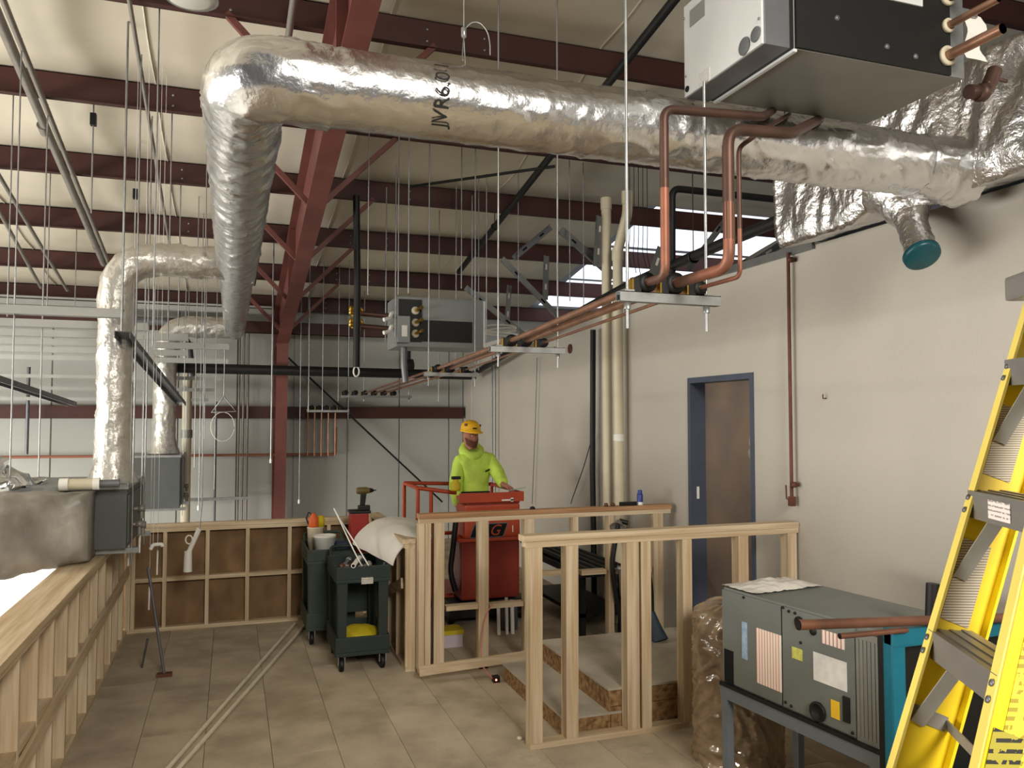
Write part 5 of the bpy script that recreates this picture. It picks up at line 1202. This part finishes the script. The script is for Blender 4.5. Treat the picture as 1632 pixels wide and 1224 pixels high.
yg.add(vs, [(i * n + j, (i + 1) * n + j, (i + 1) * n + (j + 1) % n, i * n + (j + 1) % n) for i in range(n - 1) for j in range(n)], True)
tag(obj('yellow_bag', yg, 'yellow_bag'), 'yellow bag stuffed into the lower tray of the front cart', 'bag')
# white sheet draped over the stairwell half wall
sh = MB(); nu, nv = 30, 24; vs = []
cA, cB, cC, cD = V(1.335, 6.93, .90), V(1.70, 6.86, 1.10), V(1.78, 7.9, 1.13), V(1.10, 7.72, .98)
for i in range(nu + 1):
    for j in range(nv + 1):
        u, v = i / nu, j / nv; p = cA.lerp(cB, u).lerp(cD.lerp(cC, u), v)
        arch = .15 * math.sin(math.pi * min(1, u ** .75)) ** .8 * (.8 + .2 * v)
        if 1.38 < p.x < 1.58: pass
        p.z += arch + .008 * noise.noise(V(p.x * 6, p.y * 6, 0)); vs.append(p)
W_ = nv + 1; top_ = [(i * W_ + j, (i + 1) * W_ + j, (i + 1) * W_ + j + 1, i * W_ + j + 1) for i in range(nu) for j in range(nv)]
sh.add(vs, top_, True); sh.add([p - V(0, 0, .012) for p in vs], [f[::-1] for f in top_], True)
tag(obj('white_sheet', sh, 'white_cloth'), 'white foam sheet draped over the half wall beside the carts', 'sheet')
# floor conduits
for k, (xa, ya_, xb, yb_) in enumerate(((490, 992, 262, 1250), (470, 994, 245, 1250))):
    a, b = U(xa, ya_, Z=.016), U(xb, yb_, Z=.016); b = b + (b - a).normalized() * 1.2
    tag(obj('floor_conduit', MB().tube([a, b], .016, 10), mat('conduit_floor', 'd8cdb6', .6, noise_amt=.12, nscale=9)), ('right' if k == 0 else 'left') + ' one of two long conduits lying side by side on the floor', 'conduit', 'conduits on the floor')
# small items on the floor
q = U(791, 1088, Z=.0); lz = thing('laser_level', 'small black laser level with a glowing red dot on the floor', 'laser', q); obj('laser_body', MB().box(q + V(-.025, -.01, 0), q + V(.03, .05, .05)), 'black', lz, bevel=.005)
obj('laser_eye', MB().lathe([(.008, 0), (.008, .004), (0, .006)], q + V(-.005, -.01, .026), 10, (0, -1, 0)), mat('laser_red', 'ff5040', .5, emit='ff7060', estr=6), lz)
q = U(828, 1178, Z=0.0); tag(obj('bottle_cap', MB().lathe([(0, 0), (.018, 0), (.02, .006), (.016, .016), (0, .018)], q, 12), 'pvc'), 'small pale bottle cap on the floor before the near guard frame', 'cap')
for k, (px, py, r) in enumerate(((762, 1113, .05), (845, 1210, .07), (1030, 1195, .05))):
    q = U(px, py, Z=0); tag(obj('plaster_spot', MB().lathe([(0, .004), (r * .6, .003), (r, .0)], q, 14), 'subfloor'), ['dried plaster spot near the laser level', 'dried plaster spot at the foot of the near guard frame', 'pale plaster spot right of the near guard frame corner'][k], 'spot')
# red cord tied to the farther guard frame
pts = [U(785, 962, Y=6.70), U(772, 985, Y=6.69), U(766, 1040, Y=6.60), U(768, 1062, Y=6.45), U(785, 1080, Y=6.35)]; pts[-1].z = .03
tag(obj('red_cord', MB().tube(fillet(pts, .08), .005, 6), mat('cord_red', 'c2706a', .7)), 'thin faded red cord hanging from the guard frame to the floor', 'cord')
# boxes and rods behind the farther guard frame
a = U(722, 1035, Y=7.4)
bx_ = thing('small_carton', 'small yellow topped carton on the floor behind the farther guard frame', 'box', (a.x, 7.5, 0)); obj('carton_body', MB().box((a.x - .10, 7.42, 0), (a.x + .10, 7.62, .12)), mat('carton_white', 'c9bcc6', .7), bx_, bevel=.004); obj('carton_top', MB().box((a.x - .11, 7.41, .12), (a.x + .11, 7.63, .16)), 'yellow_bag', bx_, bevel=.004)
for k, (px, r, h) in enumerate(((795, .018, .30), (808, .016, .36), (817, .02, .33))):
    c = U(px, 1030, Y=7.7)
    tag(obj('white_tube_stub', MB().tube([(c.x, 7.7, 0), (c.x, 7.72, h)], r, 12), 'pvc_white'), ['left', 'middle', 'right'][k] + ' of three white tube stubs standing before the lift base', 'tube', 'three white tube stubs')
a = U(812, 1020, Y=7.85); tag(obj('steel_can', MB().lathe([(0, 0), (.10, 0), (.10, .27), (.094, .28), (0, .28)], (a.x, 7.90, 0), 20), 'dark_track'), 'grey metal can behind the white tube stubs', 'can')
# pipe stock on a dark bench behind the frames
bn = thing('low_bench', 'dark low bench with black pipes on it behind the guard frames', 'bench', (3.55, 8.0, 0))
obj('bench_top', MB().box((3.22, 7.25, .60), (3.79, 8.75, .66)), 'black', bn)
for sx in (3.26, 3.70):
    for sy in (7.3, 8.62): obj('leg', MB().box((sx, sy, 0), (sx + .06, sy + .07, .60)), 'black', bn)
obj('shelf', MB().box((3.26, 7.3, .2), (3.78, 8.7, .24)), 'black', bn)
for k in range(5):
    tag(obj('black_pipe_length', MB().tube([(3.27 + .1 * k, 7.05 + .05 * k, .69), (3.31 + .09 * k, 9.1, .69)], .028, 10), 'black_iron'), ['first', 'second', 'third', 'fourth', 'fifth'][k] + ' black pipe length from the left lying on the low bench', 'pipe', 'black pipe lengths on the bench')
# spray can and small items on the far top plate
q = V(U(1020, 804, Y=f2y + .05).x, f2y + .05, t2)
cn = thing('spray_can', 'blue and white spray can on the top plate of the farther guard frame', 'can', q)
obj('can_body', MB().lathe([(0, 0), (.027, 0), (.028, .004), (.028, .07), (.0, .07)], q, 18), 'pvc_white', cn); obj('blue_sleeve', MB().lathe([(.0285, .03), (.0285, .095), (.024, .105), (.0, .105)], q, 18), 'blue_plastic', cn); obj('can_cap', MB().lathe([(.021, .105), (.021, .135), (.018, .14), (0, .14)], q, 16), 'blue_plastic', cn)
a, b = U(988, 803, Y=f2y + .05), U(1014, 803, Y=f2y + .05)
tag(obj('wire_brush', MB().box((a.x, f2y + .03, t2), (b.x, f2y + .07, t2 + .035)), 'black', bevel=.008), 'dark brush lying left of the spray can', 'brush')
for k, px in enumerate((966, 977)):
    c = U(px, 803, Y=f2y + .05); tag(obj('small_fitting', MB().lathe([(0, 0), (.018, 0), (.02, .02), (.012, .03), (0, .03)], (c.x, f2y + .05, t2), 10), 'rust'), ['left', 'right'][k] + ' of two small brown fittings on the far top plate', 'fitting', 'two small brown fittings')
# clamp lamp with cord and dark hose hanging on the far frame
yb_ = f2y - .05
q = U(985, 836, Y=yb_)
cl = thing('clamp_lamp', 'clamp lamp with shiny reflector hanging from the farther guard frame', 'lamp', U(1005, 1030, Y=yb_))
obj('reflector', MB().lathe([(.015, -.05), (.03, -.03), (.06, .03), (.065, .035), (.055, .03), (.0, .0)], q, 20, (-.5, -.6, -.6)), 'aluminium', cl); obj('socket', MB().tube([q + V(.03, .03, .03), q + V(.10, .0, .01)], .022, 10), 'black', cl)
obj('cord', MB().tube(fillet([q + V(0, 0, .0), U(975, 900, Y=yb_), U(982, 950, Y=yb_), U(990, 990, Y=yb_), U(998, 1030, Y=yb_)], .1), .022, 8), 'black', cl)
q2 = U(987, 906, Y=yb_); obj('clamp', MB().lathe([(.0, -.03), (.022, -.02), (.026, .02), (0, .035)], q2, 12, (1, -.3, -.4)), 'aluminium', cl); obj('clamp_arm', MB().tube([q2, U(990, 950, Y=yb_)], .012, 8), 'steel', cl)
hs = thing('vacuum_hose', 'dark blue vacuum nozzle and black hose standing on the landing', 'hose', U(1055, 1032, Y=6.1))
n0 = U(1052, 1030, Y=6.0); n0.z = .30
obj('nozzle', MB().tube([n0 + V(.0, 0, .0), n0 + V(-.015, .05, .10), n0 + V(-.03, .1, .22)], .05, 12, radii=[.075, .055, .035]), mat('hose_blue', '2c3a48', .6), hs)
obj('hose', MB().tube(fillet([n0 + V(-.03, .1, .22), U(1036, 930, Y=6.2), U(1022, 880, Y=6.5)], .1), .030, 10), 'black', hs)
pipe('pale_cord', 'thin pale cord hanging straight beside the clamp lamp', [U(992, 855, Y=yb_), U(997, 900, Y=yb_), U(1000, 960, Y=yb_)], .006, 'pvc_white', cat='cord')

# ================================================================== air handler on its stand, right foreground
ang = math.atan2(2.78 - 2.66, 3.98 - 2.93)         # slight twist
o0 = V(2.665, 3.985, 0); ey_ = V(math.sin(ang), -math.cos(ang), 0); ex_ = V(math.cos(ang), math.sin(ang), 0)   # ey_: towards the camera along the face, ex_: into the unit
LA, DA, z0a, z1a = 1.06, .55, .655, 1.19
def A(u, d_, z): return o0 + ey_ * u + ex_ * d_ + V(0, 0, z)
ga = thing('floor_air_handler', 'grey air handler with paper labels on a steel stand, right foreground', 'air handler', A(.5, .27, 0))
def abox(name, u0, u1, d0_, d1_, za_, zb2, m, par=None, bevel=0, label=None):
    return obj(name, MB().hexa([A(u0, d0_, za_), A(u1, d0_, za_), A(u1, d1_, za_), A(u0, d1_, za_), A(u0, d0_, zb2), A(u1, d0_, zb2), A(u1, d1_, zb2), A(u0, d1_, zb2)]), m, par or ga, bevel, label=label)
mat('ahu_grey', '70746f', .5, .1, noise_amt=.08, nscale=5)
abox('cabinet', 0, LA, 0.01, DA, z0a, z1a, 'ahu_grey', bevel=.006)
pl = abox('access_panel', .0, .455, -.002, .012, z0a + .012, z1a - .012, 'ahu_grey', bevel=.002)
pr_ = abox('access_panel', .465, .925, -.002, .012, z0a + .012, z1a - .012, 'ahu_grey', bevel=.002)
abox('coil_frame', .932, LA, -.004, .012, z0a + .005, z1a - .03, 'unit_steel', bevel=.002)
for k in range(5): abox('coil_fin', .94 + .022 * k, .952 + .022 * k, -.007, -.004, z0a + .03, z1a - .06, 'unit_steel')
def lab_(name, u0, u1, za_, zb2, m, par, th=.003): return abox(name, u0, u1, -.002 - th, -.002, za_, zb2, m, par)
def auv(px, py):
    r = ray(px, py); n = ex_; t = (o0 - CAM).dot(n) / r.dot(n); p = CAM + r * t; return (p - o0).dot(ey_), p.z
def labpx(name, xa, ya_, xb, yb2, m, par, th=.003):
    u0, z1_ = auv(xa, ya_); u1, z0_ = auv(xb, yb2); return lab_(name, min(u0, u1), max(u0, u1), min(z0_, z1_), max(z0_, z1_), m, par, th)
lines_mat('wiring_print', 'f0e2d4', 'd08a7a', 'Y', 9, .28); lines_mat('wiring_print_b', 'f0ddd2', 'a8706a', 'Y', 6, .3)
labpx('wiring_label', 1206, 1000, 1247, 1104, 'wiring_print', pl); labpx('blue_sticker', 1183, 990, 1192, 1052, mat('sticker_blue', 'a9bcd0', .5, color2='7fa0bf', nscale=30), pl)
u0, zz1 = auv(1155, 1033); abox('port_opening', u0 + .0, u0 + .075, -.004, -.001, zz1 - .185, zz1 + .0, 'hole', pl)
labpx('note_sticker', 1263, 1030, 1280, 1054, mat('note_yellow', 'd3d36a', .7, noise_amt=.25, nscale=40), pr_)
labpx('wiring_label', 1310, 1003, 1347, 1036, 'wiring_print_b', pr_); labpx('paper_sheet', 1297, 1038, 1351, 1103, mat('sheet_paper', 'e4e3dd', .7, color2='d2d2cf', nscale=18), pr_)
labpx('warning_sticker', 1325, 1114, 1339, 1148, mat('sticker_orange', 'eec02a', .5), pr_)
u0, z_ = auv(1305, 1134); p_ = o0 + ey_ * u0 + V(0, 0, z_) - ex_ * .003
obj('round_port', MB().lathe([(.042, 0), (.048, .0), (.048, .012), (.036, .012), (.036, .002), (0, .002)], p_, 20, -ex_), 'black', pr_)
u0, z_ = auv(1353, 1130); abox('switch_plate', u0 - .03, u0 + .01, -.010, -.002, z_ - .065, z_ + .055, 'black', pr_, bevel=.004)
for k, (px, py) in enumerate(((1186, 952), (1249, 968), (1258, 974), (1268, 977), (1277, 1001), (1277, 1024), (1253, 1119), (1262, 1125), (1296, 1003), (1360, 1168))):
    u0, z_ = auv(px, py); obj('screw', MB().lathe([(.008, 0), (.008, .004), (0, .005)], o0 + ey_ * u0 + V(0, 0, z_) - ex_ * .003, 8, -ex_), 'black', ga)
for k, (px, py, r) in enumerate(((1275, 992, .022), (1297, 1006, .014))):
    u0, z_ = auv(px, py); obj('stub_hole', MB().lathe([(r * 1.4, 0), (r * 1.4, .006), (0, .006)], o0 + ey_ * u0 + V(0, 0, z_) - ex_ * .004, 14, -ex_), 'black', ga)
# steel stand
stn = 'frame_blue'; mat('stand_steel', '767d84', .45, .3, noise_amt=.1, nscale=7)
zs = z0a - .008
for (u0, u1, d0_, d1_) in ((-.01, LA + .01, -.012, .02), (-.01, LA + .01, DA - .02, DA + .012)): abox('stand_rail', u0, u1, d0_, d1_, zs - .075, zs, 'stand_steel')
for u0 in (-.01, LA - .03): abox('stand_end', u0, u0 + .04, .02, DA - .02, zs - .075, zs, 'stand_steel')
for u0 in (0, LA - .055):
    for d0_ in (-.012, DA - .03):
        abox('stand_leg', u0, u0 + .045, d0_, d0_ + .045, 0, zs - .075, 'stand_steel')
abox('bottom_flange', -.012, LA + .012, -.018, .0, zs - .006, zs + .014, 'black')
# plastic wrapped insulation roll standing behind it
rc_ = V(3.06, 4.42, 0)
ro = thing('insulation_roll', 'tall insulation roll in shiny crumpled plastic film behind the grey air handler', 'roll', rc_)
obj('roll_core', MB().lathe([(0, 0), (.245, 0), (.25, .02), (.25, .88), (.22, .9), (0, .9)], rc_, 40), mat('roll_tan', '8a6e52', .8, noise_amt=.2, nscale=8), ro)
fm = MB(); nz, ns = 90, 110; vs = []
for i in range(nz + 1):
    z = .0 + 1.0 * i / nz
    for k in range(ns):
        a = 2 * math.pi * k / ns; p = V(math.cos(a), math.sin(a), z)
        q_ = a * 1.6 + z * 3.2
        d_ = .030 * (1 - abs(noise.noise(V(math.cos(a) * 2.2, math.sin(a) * 2.2 + z * 3, z * 9 + math.sin(a + 1) * 4))) * 2.4) + .014 * (1 - abs(noise.noise(V(p.x * 4, p.y * 4, z * 22 + p.x * 14))) * 2) + .006 * noise.noise(V(p.x * 16, p.y * 16, z * 16)); d_ = max(-.002, d_ * .62)
        r = (.254 + d_ * 1.3) * (1.0 if i < nz - 9 else math.sqrt(max(0.0, 1 - ((i - nz + 9) / 9.0) ** 2)))
        vs.append(rc_ + V(r * p.x, r * p.y, z + (.02 * noise.noise(V(a * 2, 0, 0)) if i > nz - 5 else 0)))
fs = [(i * ns + k, i * ns + (k + 1) % ns, (i + 1) * ns + (k + 1) % ns, (i + 1) * ns + k) for i in range(nz) for k in range(ns)]
fm.add(vs, fs, True)
obj('plastic_film', fm, 'plastic_film', ro)
# crumpled film lying on top of the near unit's far corner
fl = MB(); n = 22; vs = []
for i in range(n + 1):
    for j in range(n + 1):
        u, v = i / n, j / n; p = A(-.03 + .28 * u, .02 + .5 * v, z1a + .006)
        p.z += .028 * math.sin(math.pi * u) * math.sin(math.pi * v) * (1 + .8 * noise.noise(p * 16)) + .010 * abs(noise.noise(p * 30)); vs.append(p)
fl.add(vs, [(i * (n + 1) + j, i * (n + 1) + j + 1, (i + 1) * (n + 1) + j + 1, (i + 1) * (n + 1) + j) for i in range(n) for j in range(n)], True)
tag(obj('film_scrap', fl, mat('film_clear', 'dedad2', .15, spec=.7, bump=.4, bscale=14)), 'scrap of pale plastic film on top of the grey air handler', 'film')
# teal bin behind the near end
ty = 2.80; a = U(1417, 1006, Y=ty); b = U(1620, 990, Y=ty)
tb = thing('teal_cart', 'teal framed cart with dark insides behind the ladder', 'cart', ((a.x + b.x) / 2, ty + .25, 0))
zt2 = a.z; x0, x1 = a.x, 3.75
obj('cart_back', MB().box((x0 + .02, ty + .03, .12), (x1 - .02, ty + .09, zt2 - .02)), 'black', tb)
for nm, bxs in (('side_frame', ((x0, .08), (x0 + .07, zt2))), ('side_frame', ((x1 - .07, .08), (x1, zt2))), ('top_frame', ((x0, zt2 - .07), (x1, zt2 + .012))), ('bottom_frame', ((x0, .08), (x1, .18))), ('shelf_frame', ((x0 + .07, .50), (x1 - .07, .56)))):
    (xa, za_), (xb, zb2) = bxs; obj(nm, MB().box((xa, ty - .02 - (.004 if nm != 'side_frame' else 0), za_), (xb, ty + .04, zb2)), 'teal', tb, bevel=.012)
for sx in (x0 + .03, x1 - .03): obj('caster', MB().lathe([(0, -.02), (.04, -.02), (.04, .02), (0, .02)], (sx, ty + .04, .04), 14, (1, 0, 0)), 'black', tb)
q0, q1 = U(1487, 930, Y=ty + .06), U(1485, 1000, Y=ty + .06); obj('push_handle', MB().tube([q1 - V(0, 0, .1), q1, q0], .03, 10), 'black', tb)
# copper pipes lying over the teal cart
e0, e1 = U(1272, 996, Y=2.752), U(1615, 984, Y=2.752)
zc = zt2 + .012
def cop(lab, e0, e1, r):
    t = thing('copper_length', lab, 'pipe', (e0 + e1) / 2, 'copper lengths lying across the teal cart')
    obj('tube_wall', MB().tube([e0, e1], r, 18, cap=False), 'copper_dull', t); obj('tube_bore', MB().tube([e0, e1], r * .82, 14), 'hole', t)
e1 = e1 + (e1 - e0).normalized() * .5
cop('thick copper pipe lying across in front of the grey air handler', e0, e1, .021)
cop('thin copper pipe below the thick one in front of the grey air handler', U(1338, 1014, Y=2.765), U(1445, 1004, Y=2.765), .012)

# ================================================================== yellow step ladder
LA0, LB0 = U(1480, 1005, Z=1.676), U(1545, 785, Z=1.98)
dv = (LB0 - LA0).normalized()
RC0 = U(1592, 1082, Z=1.676); dvr = (dv + V(.0, .05, 0)).normalized()
sdv = (LA0 - RC0); sdv.z = 0; sdv.normalize(); wdv = dv.cross(sdv).normalized()
if wdv.x < 0: wdv = -wdv
lad = thing('step_ladder', 'yellow fibreglass step ladder with grey treads at the right edge', 'ladder', LA0 - dv * (1.676 / dv.z))
def at_z(p, d_, z): return p + d_ * ((z - p.z) / d_.z)
zt3 = 2.45
def rail(p, d_, inward):
    a, b = at_z(p, d_, 0.0), at_z(p, d_, zt3); c = (a + b) / 2; L = (b - a).length / 2; wdt = .108
    w = wdv; inn = V(inward).normalized()
    web = obj('rail_web', MB().obox(c + w * wdt / 2, d_, w, inn, L, wdt / 2, .0025), 'ladder_yellow', lad)
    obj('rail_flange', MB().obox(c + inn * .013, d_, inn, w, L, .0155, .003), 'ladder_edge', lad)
    obj('rail_flange', MB().obox(c + w * wdt + inn * .013, d_, inn, w, L, .0155, .003), 'ladder_yellow', lad)
    return web
rail(LA0, dv, -sdv); rail(RC0, dvr, sdv)
hx = V(sdv.y, -sdv.x, 0)
if hx.x < 0: hx = -hx
lines_mat('ladder_label_a', 'cfc5b0', '8d8270', 'Z', 34, .5); lines_mat('ladder_label_b', 'e8d435', 'a08e1c', 'Z', 22, .5, 6); lines_mat('ladder_label_c', 'a59a2c', '1c1a10', 'Z', 6, .4, 5)
for k in range(-2, 6):
    z = 1.676 - .305 * k
    if z < .2: continue
    a, b = at_z(LA0, dv, z), at_z(RC0, dvr, z); m_ = (a + b) / 2; L = (a - b).length / 2
    if z < zt3 - .1:
        td = obj('tread', MB().obox(m_ + hx * .045, sdv, hx, (0, 0, 1), L - .004, .044, .004).obox(m_ + hx * .001 - V(0, 0, .026), sdv, (0, 0, 1), hx, L - .004, .031, .003).obox(m_ + hx * .089 - V(0, 0, .02), sdv, (0, 0, 1), hx, L - .004, .02, .003), 'aluminium', lad)
        for j in range(3): obj('grip_rib', MB().obox(m_ + hx * (.02 + .025 * j) + V(0, 0, .005), sdv, hx, (0, 0, 1), L - .006, .004, .0015), 'aluminium', td)
        for s, e_, dd in ((-1, a, dv), (1, b, dvr)):
            p0_ = m_ - sdv * s * L * .45 + hx * .03 - V(0, 0, .045); p1_ = at_z(e_, dd, z - .19) + hx * .03 + sdv * s * .006
            obj('tread_brace', MB().bar(p0_, p1_, .030, .004, up=sdv), 'light_track', lad)
        for e_, dd, s in ((a, dv, -1), (b, dvr, 1)):
            for zo in (-.012, -.04): obj('rivet', MB().lathe([(.007, 0), (.007, .003), (0, .004)], at_z(e_, dd, z + zo) + sdv * s * .012 - wdv * .004, 8, -wdv), 'dark_track', lad)
    if k == -1: obj('tread_sticker', MB().obox(m_ - sdv * .0 + hx * -.0035 - V(0, 0, .026), sdv, (0, 0, 1), hx, .05, .02, .0008), lines_mat('sticker_white', 'e9e2dc', '9a8d88', 'Z', 4, .35, 8), lad)
# bracket plate riveted across the left rail below the tread
pb_ = at_z(LA0, dv, 1.515); obj('rail_bracket', MB().obox(pb_ + wdv * .045 - sdv * .004, wdv, dv, sdv, .043, .016, .0015), 'conduit', lad)
obj('spreader_bar', MB().bar(pb_ + wdv * .09, pb_ + wdv * .09 - sdv * .27 - V(0, 0, .01), .004, .022), 'conduit', lad)
# labels on the rails
def rlabel(p, d_, z0_, z1_, o_, wd_, m, face, off):
    a, b = at_z(p, d_, z0_), at_z(p, d_, z1_); c = (a + b) / 2
    obj('rail_label', MB().obox(c + wdv * o_ + V(face).normalized() * off, d_, wdv, face, (b - a).length / 2, wd_ / 2, .0006), m, lad)
rlabel(LA0, dv, 2.03, 2.19, .045, .062, 'ladder_label_a', -sdv, .004); rlabel(LA0, dv, 1.71, 1.885, .045, .062, 'ladder_label_a', -sdv, .004)
rlabel(RC0, dvr, 1.50, 1.80, .055, .06, 'ladder_label_b', -sdv, .004); rlabel(RC0, dvr, 1.515, 1.60, .035, .055, 'ladder_label_c', -sdv, .0052)
# top cap and rear legs (beyond the right edge of the picture)
ta, tb_ = at_z(LA0, dv, zt3), at_z(RC0, dvr, zt3)
obj('top_cap', MB().obox((ta + tb_) / 2 + hx * .08 + V(0, 0, .02), sdv, hx, (0, 0, 1), (ta - tb_).length / 2 + .03, .11, .03), 'aluminium', lad, bevel=.01)
for p_, s in ((ta, 1), (tb_, -1)):
    foot = p_ + hx * .95 + sdv * s * .12; foot.z = 0.0
    obj('rear_leg', MB().bar(p_ + hx * .14, foot, .03, .05), 'ladder_yellow', lad)
for f in (.25, .5, .75):
    a = (ta + hx * .14).lerp(V(*(ta + hx * .95 + sdv * .12).xy, 0), f); b = (tb_ + hx * .14).lerp(V(*(tb_ + hx * .95 - sdv * .12).xy, 0), f)
    obj('rear_bar', MB().bar(a, b, .02, .03), 'aluminium', lad)
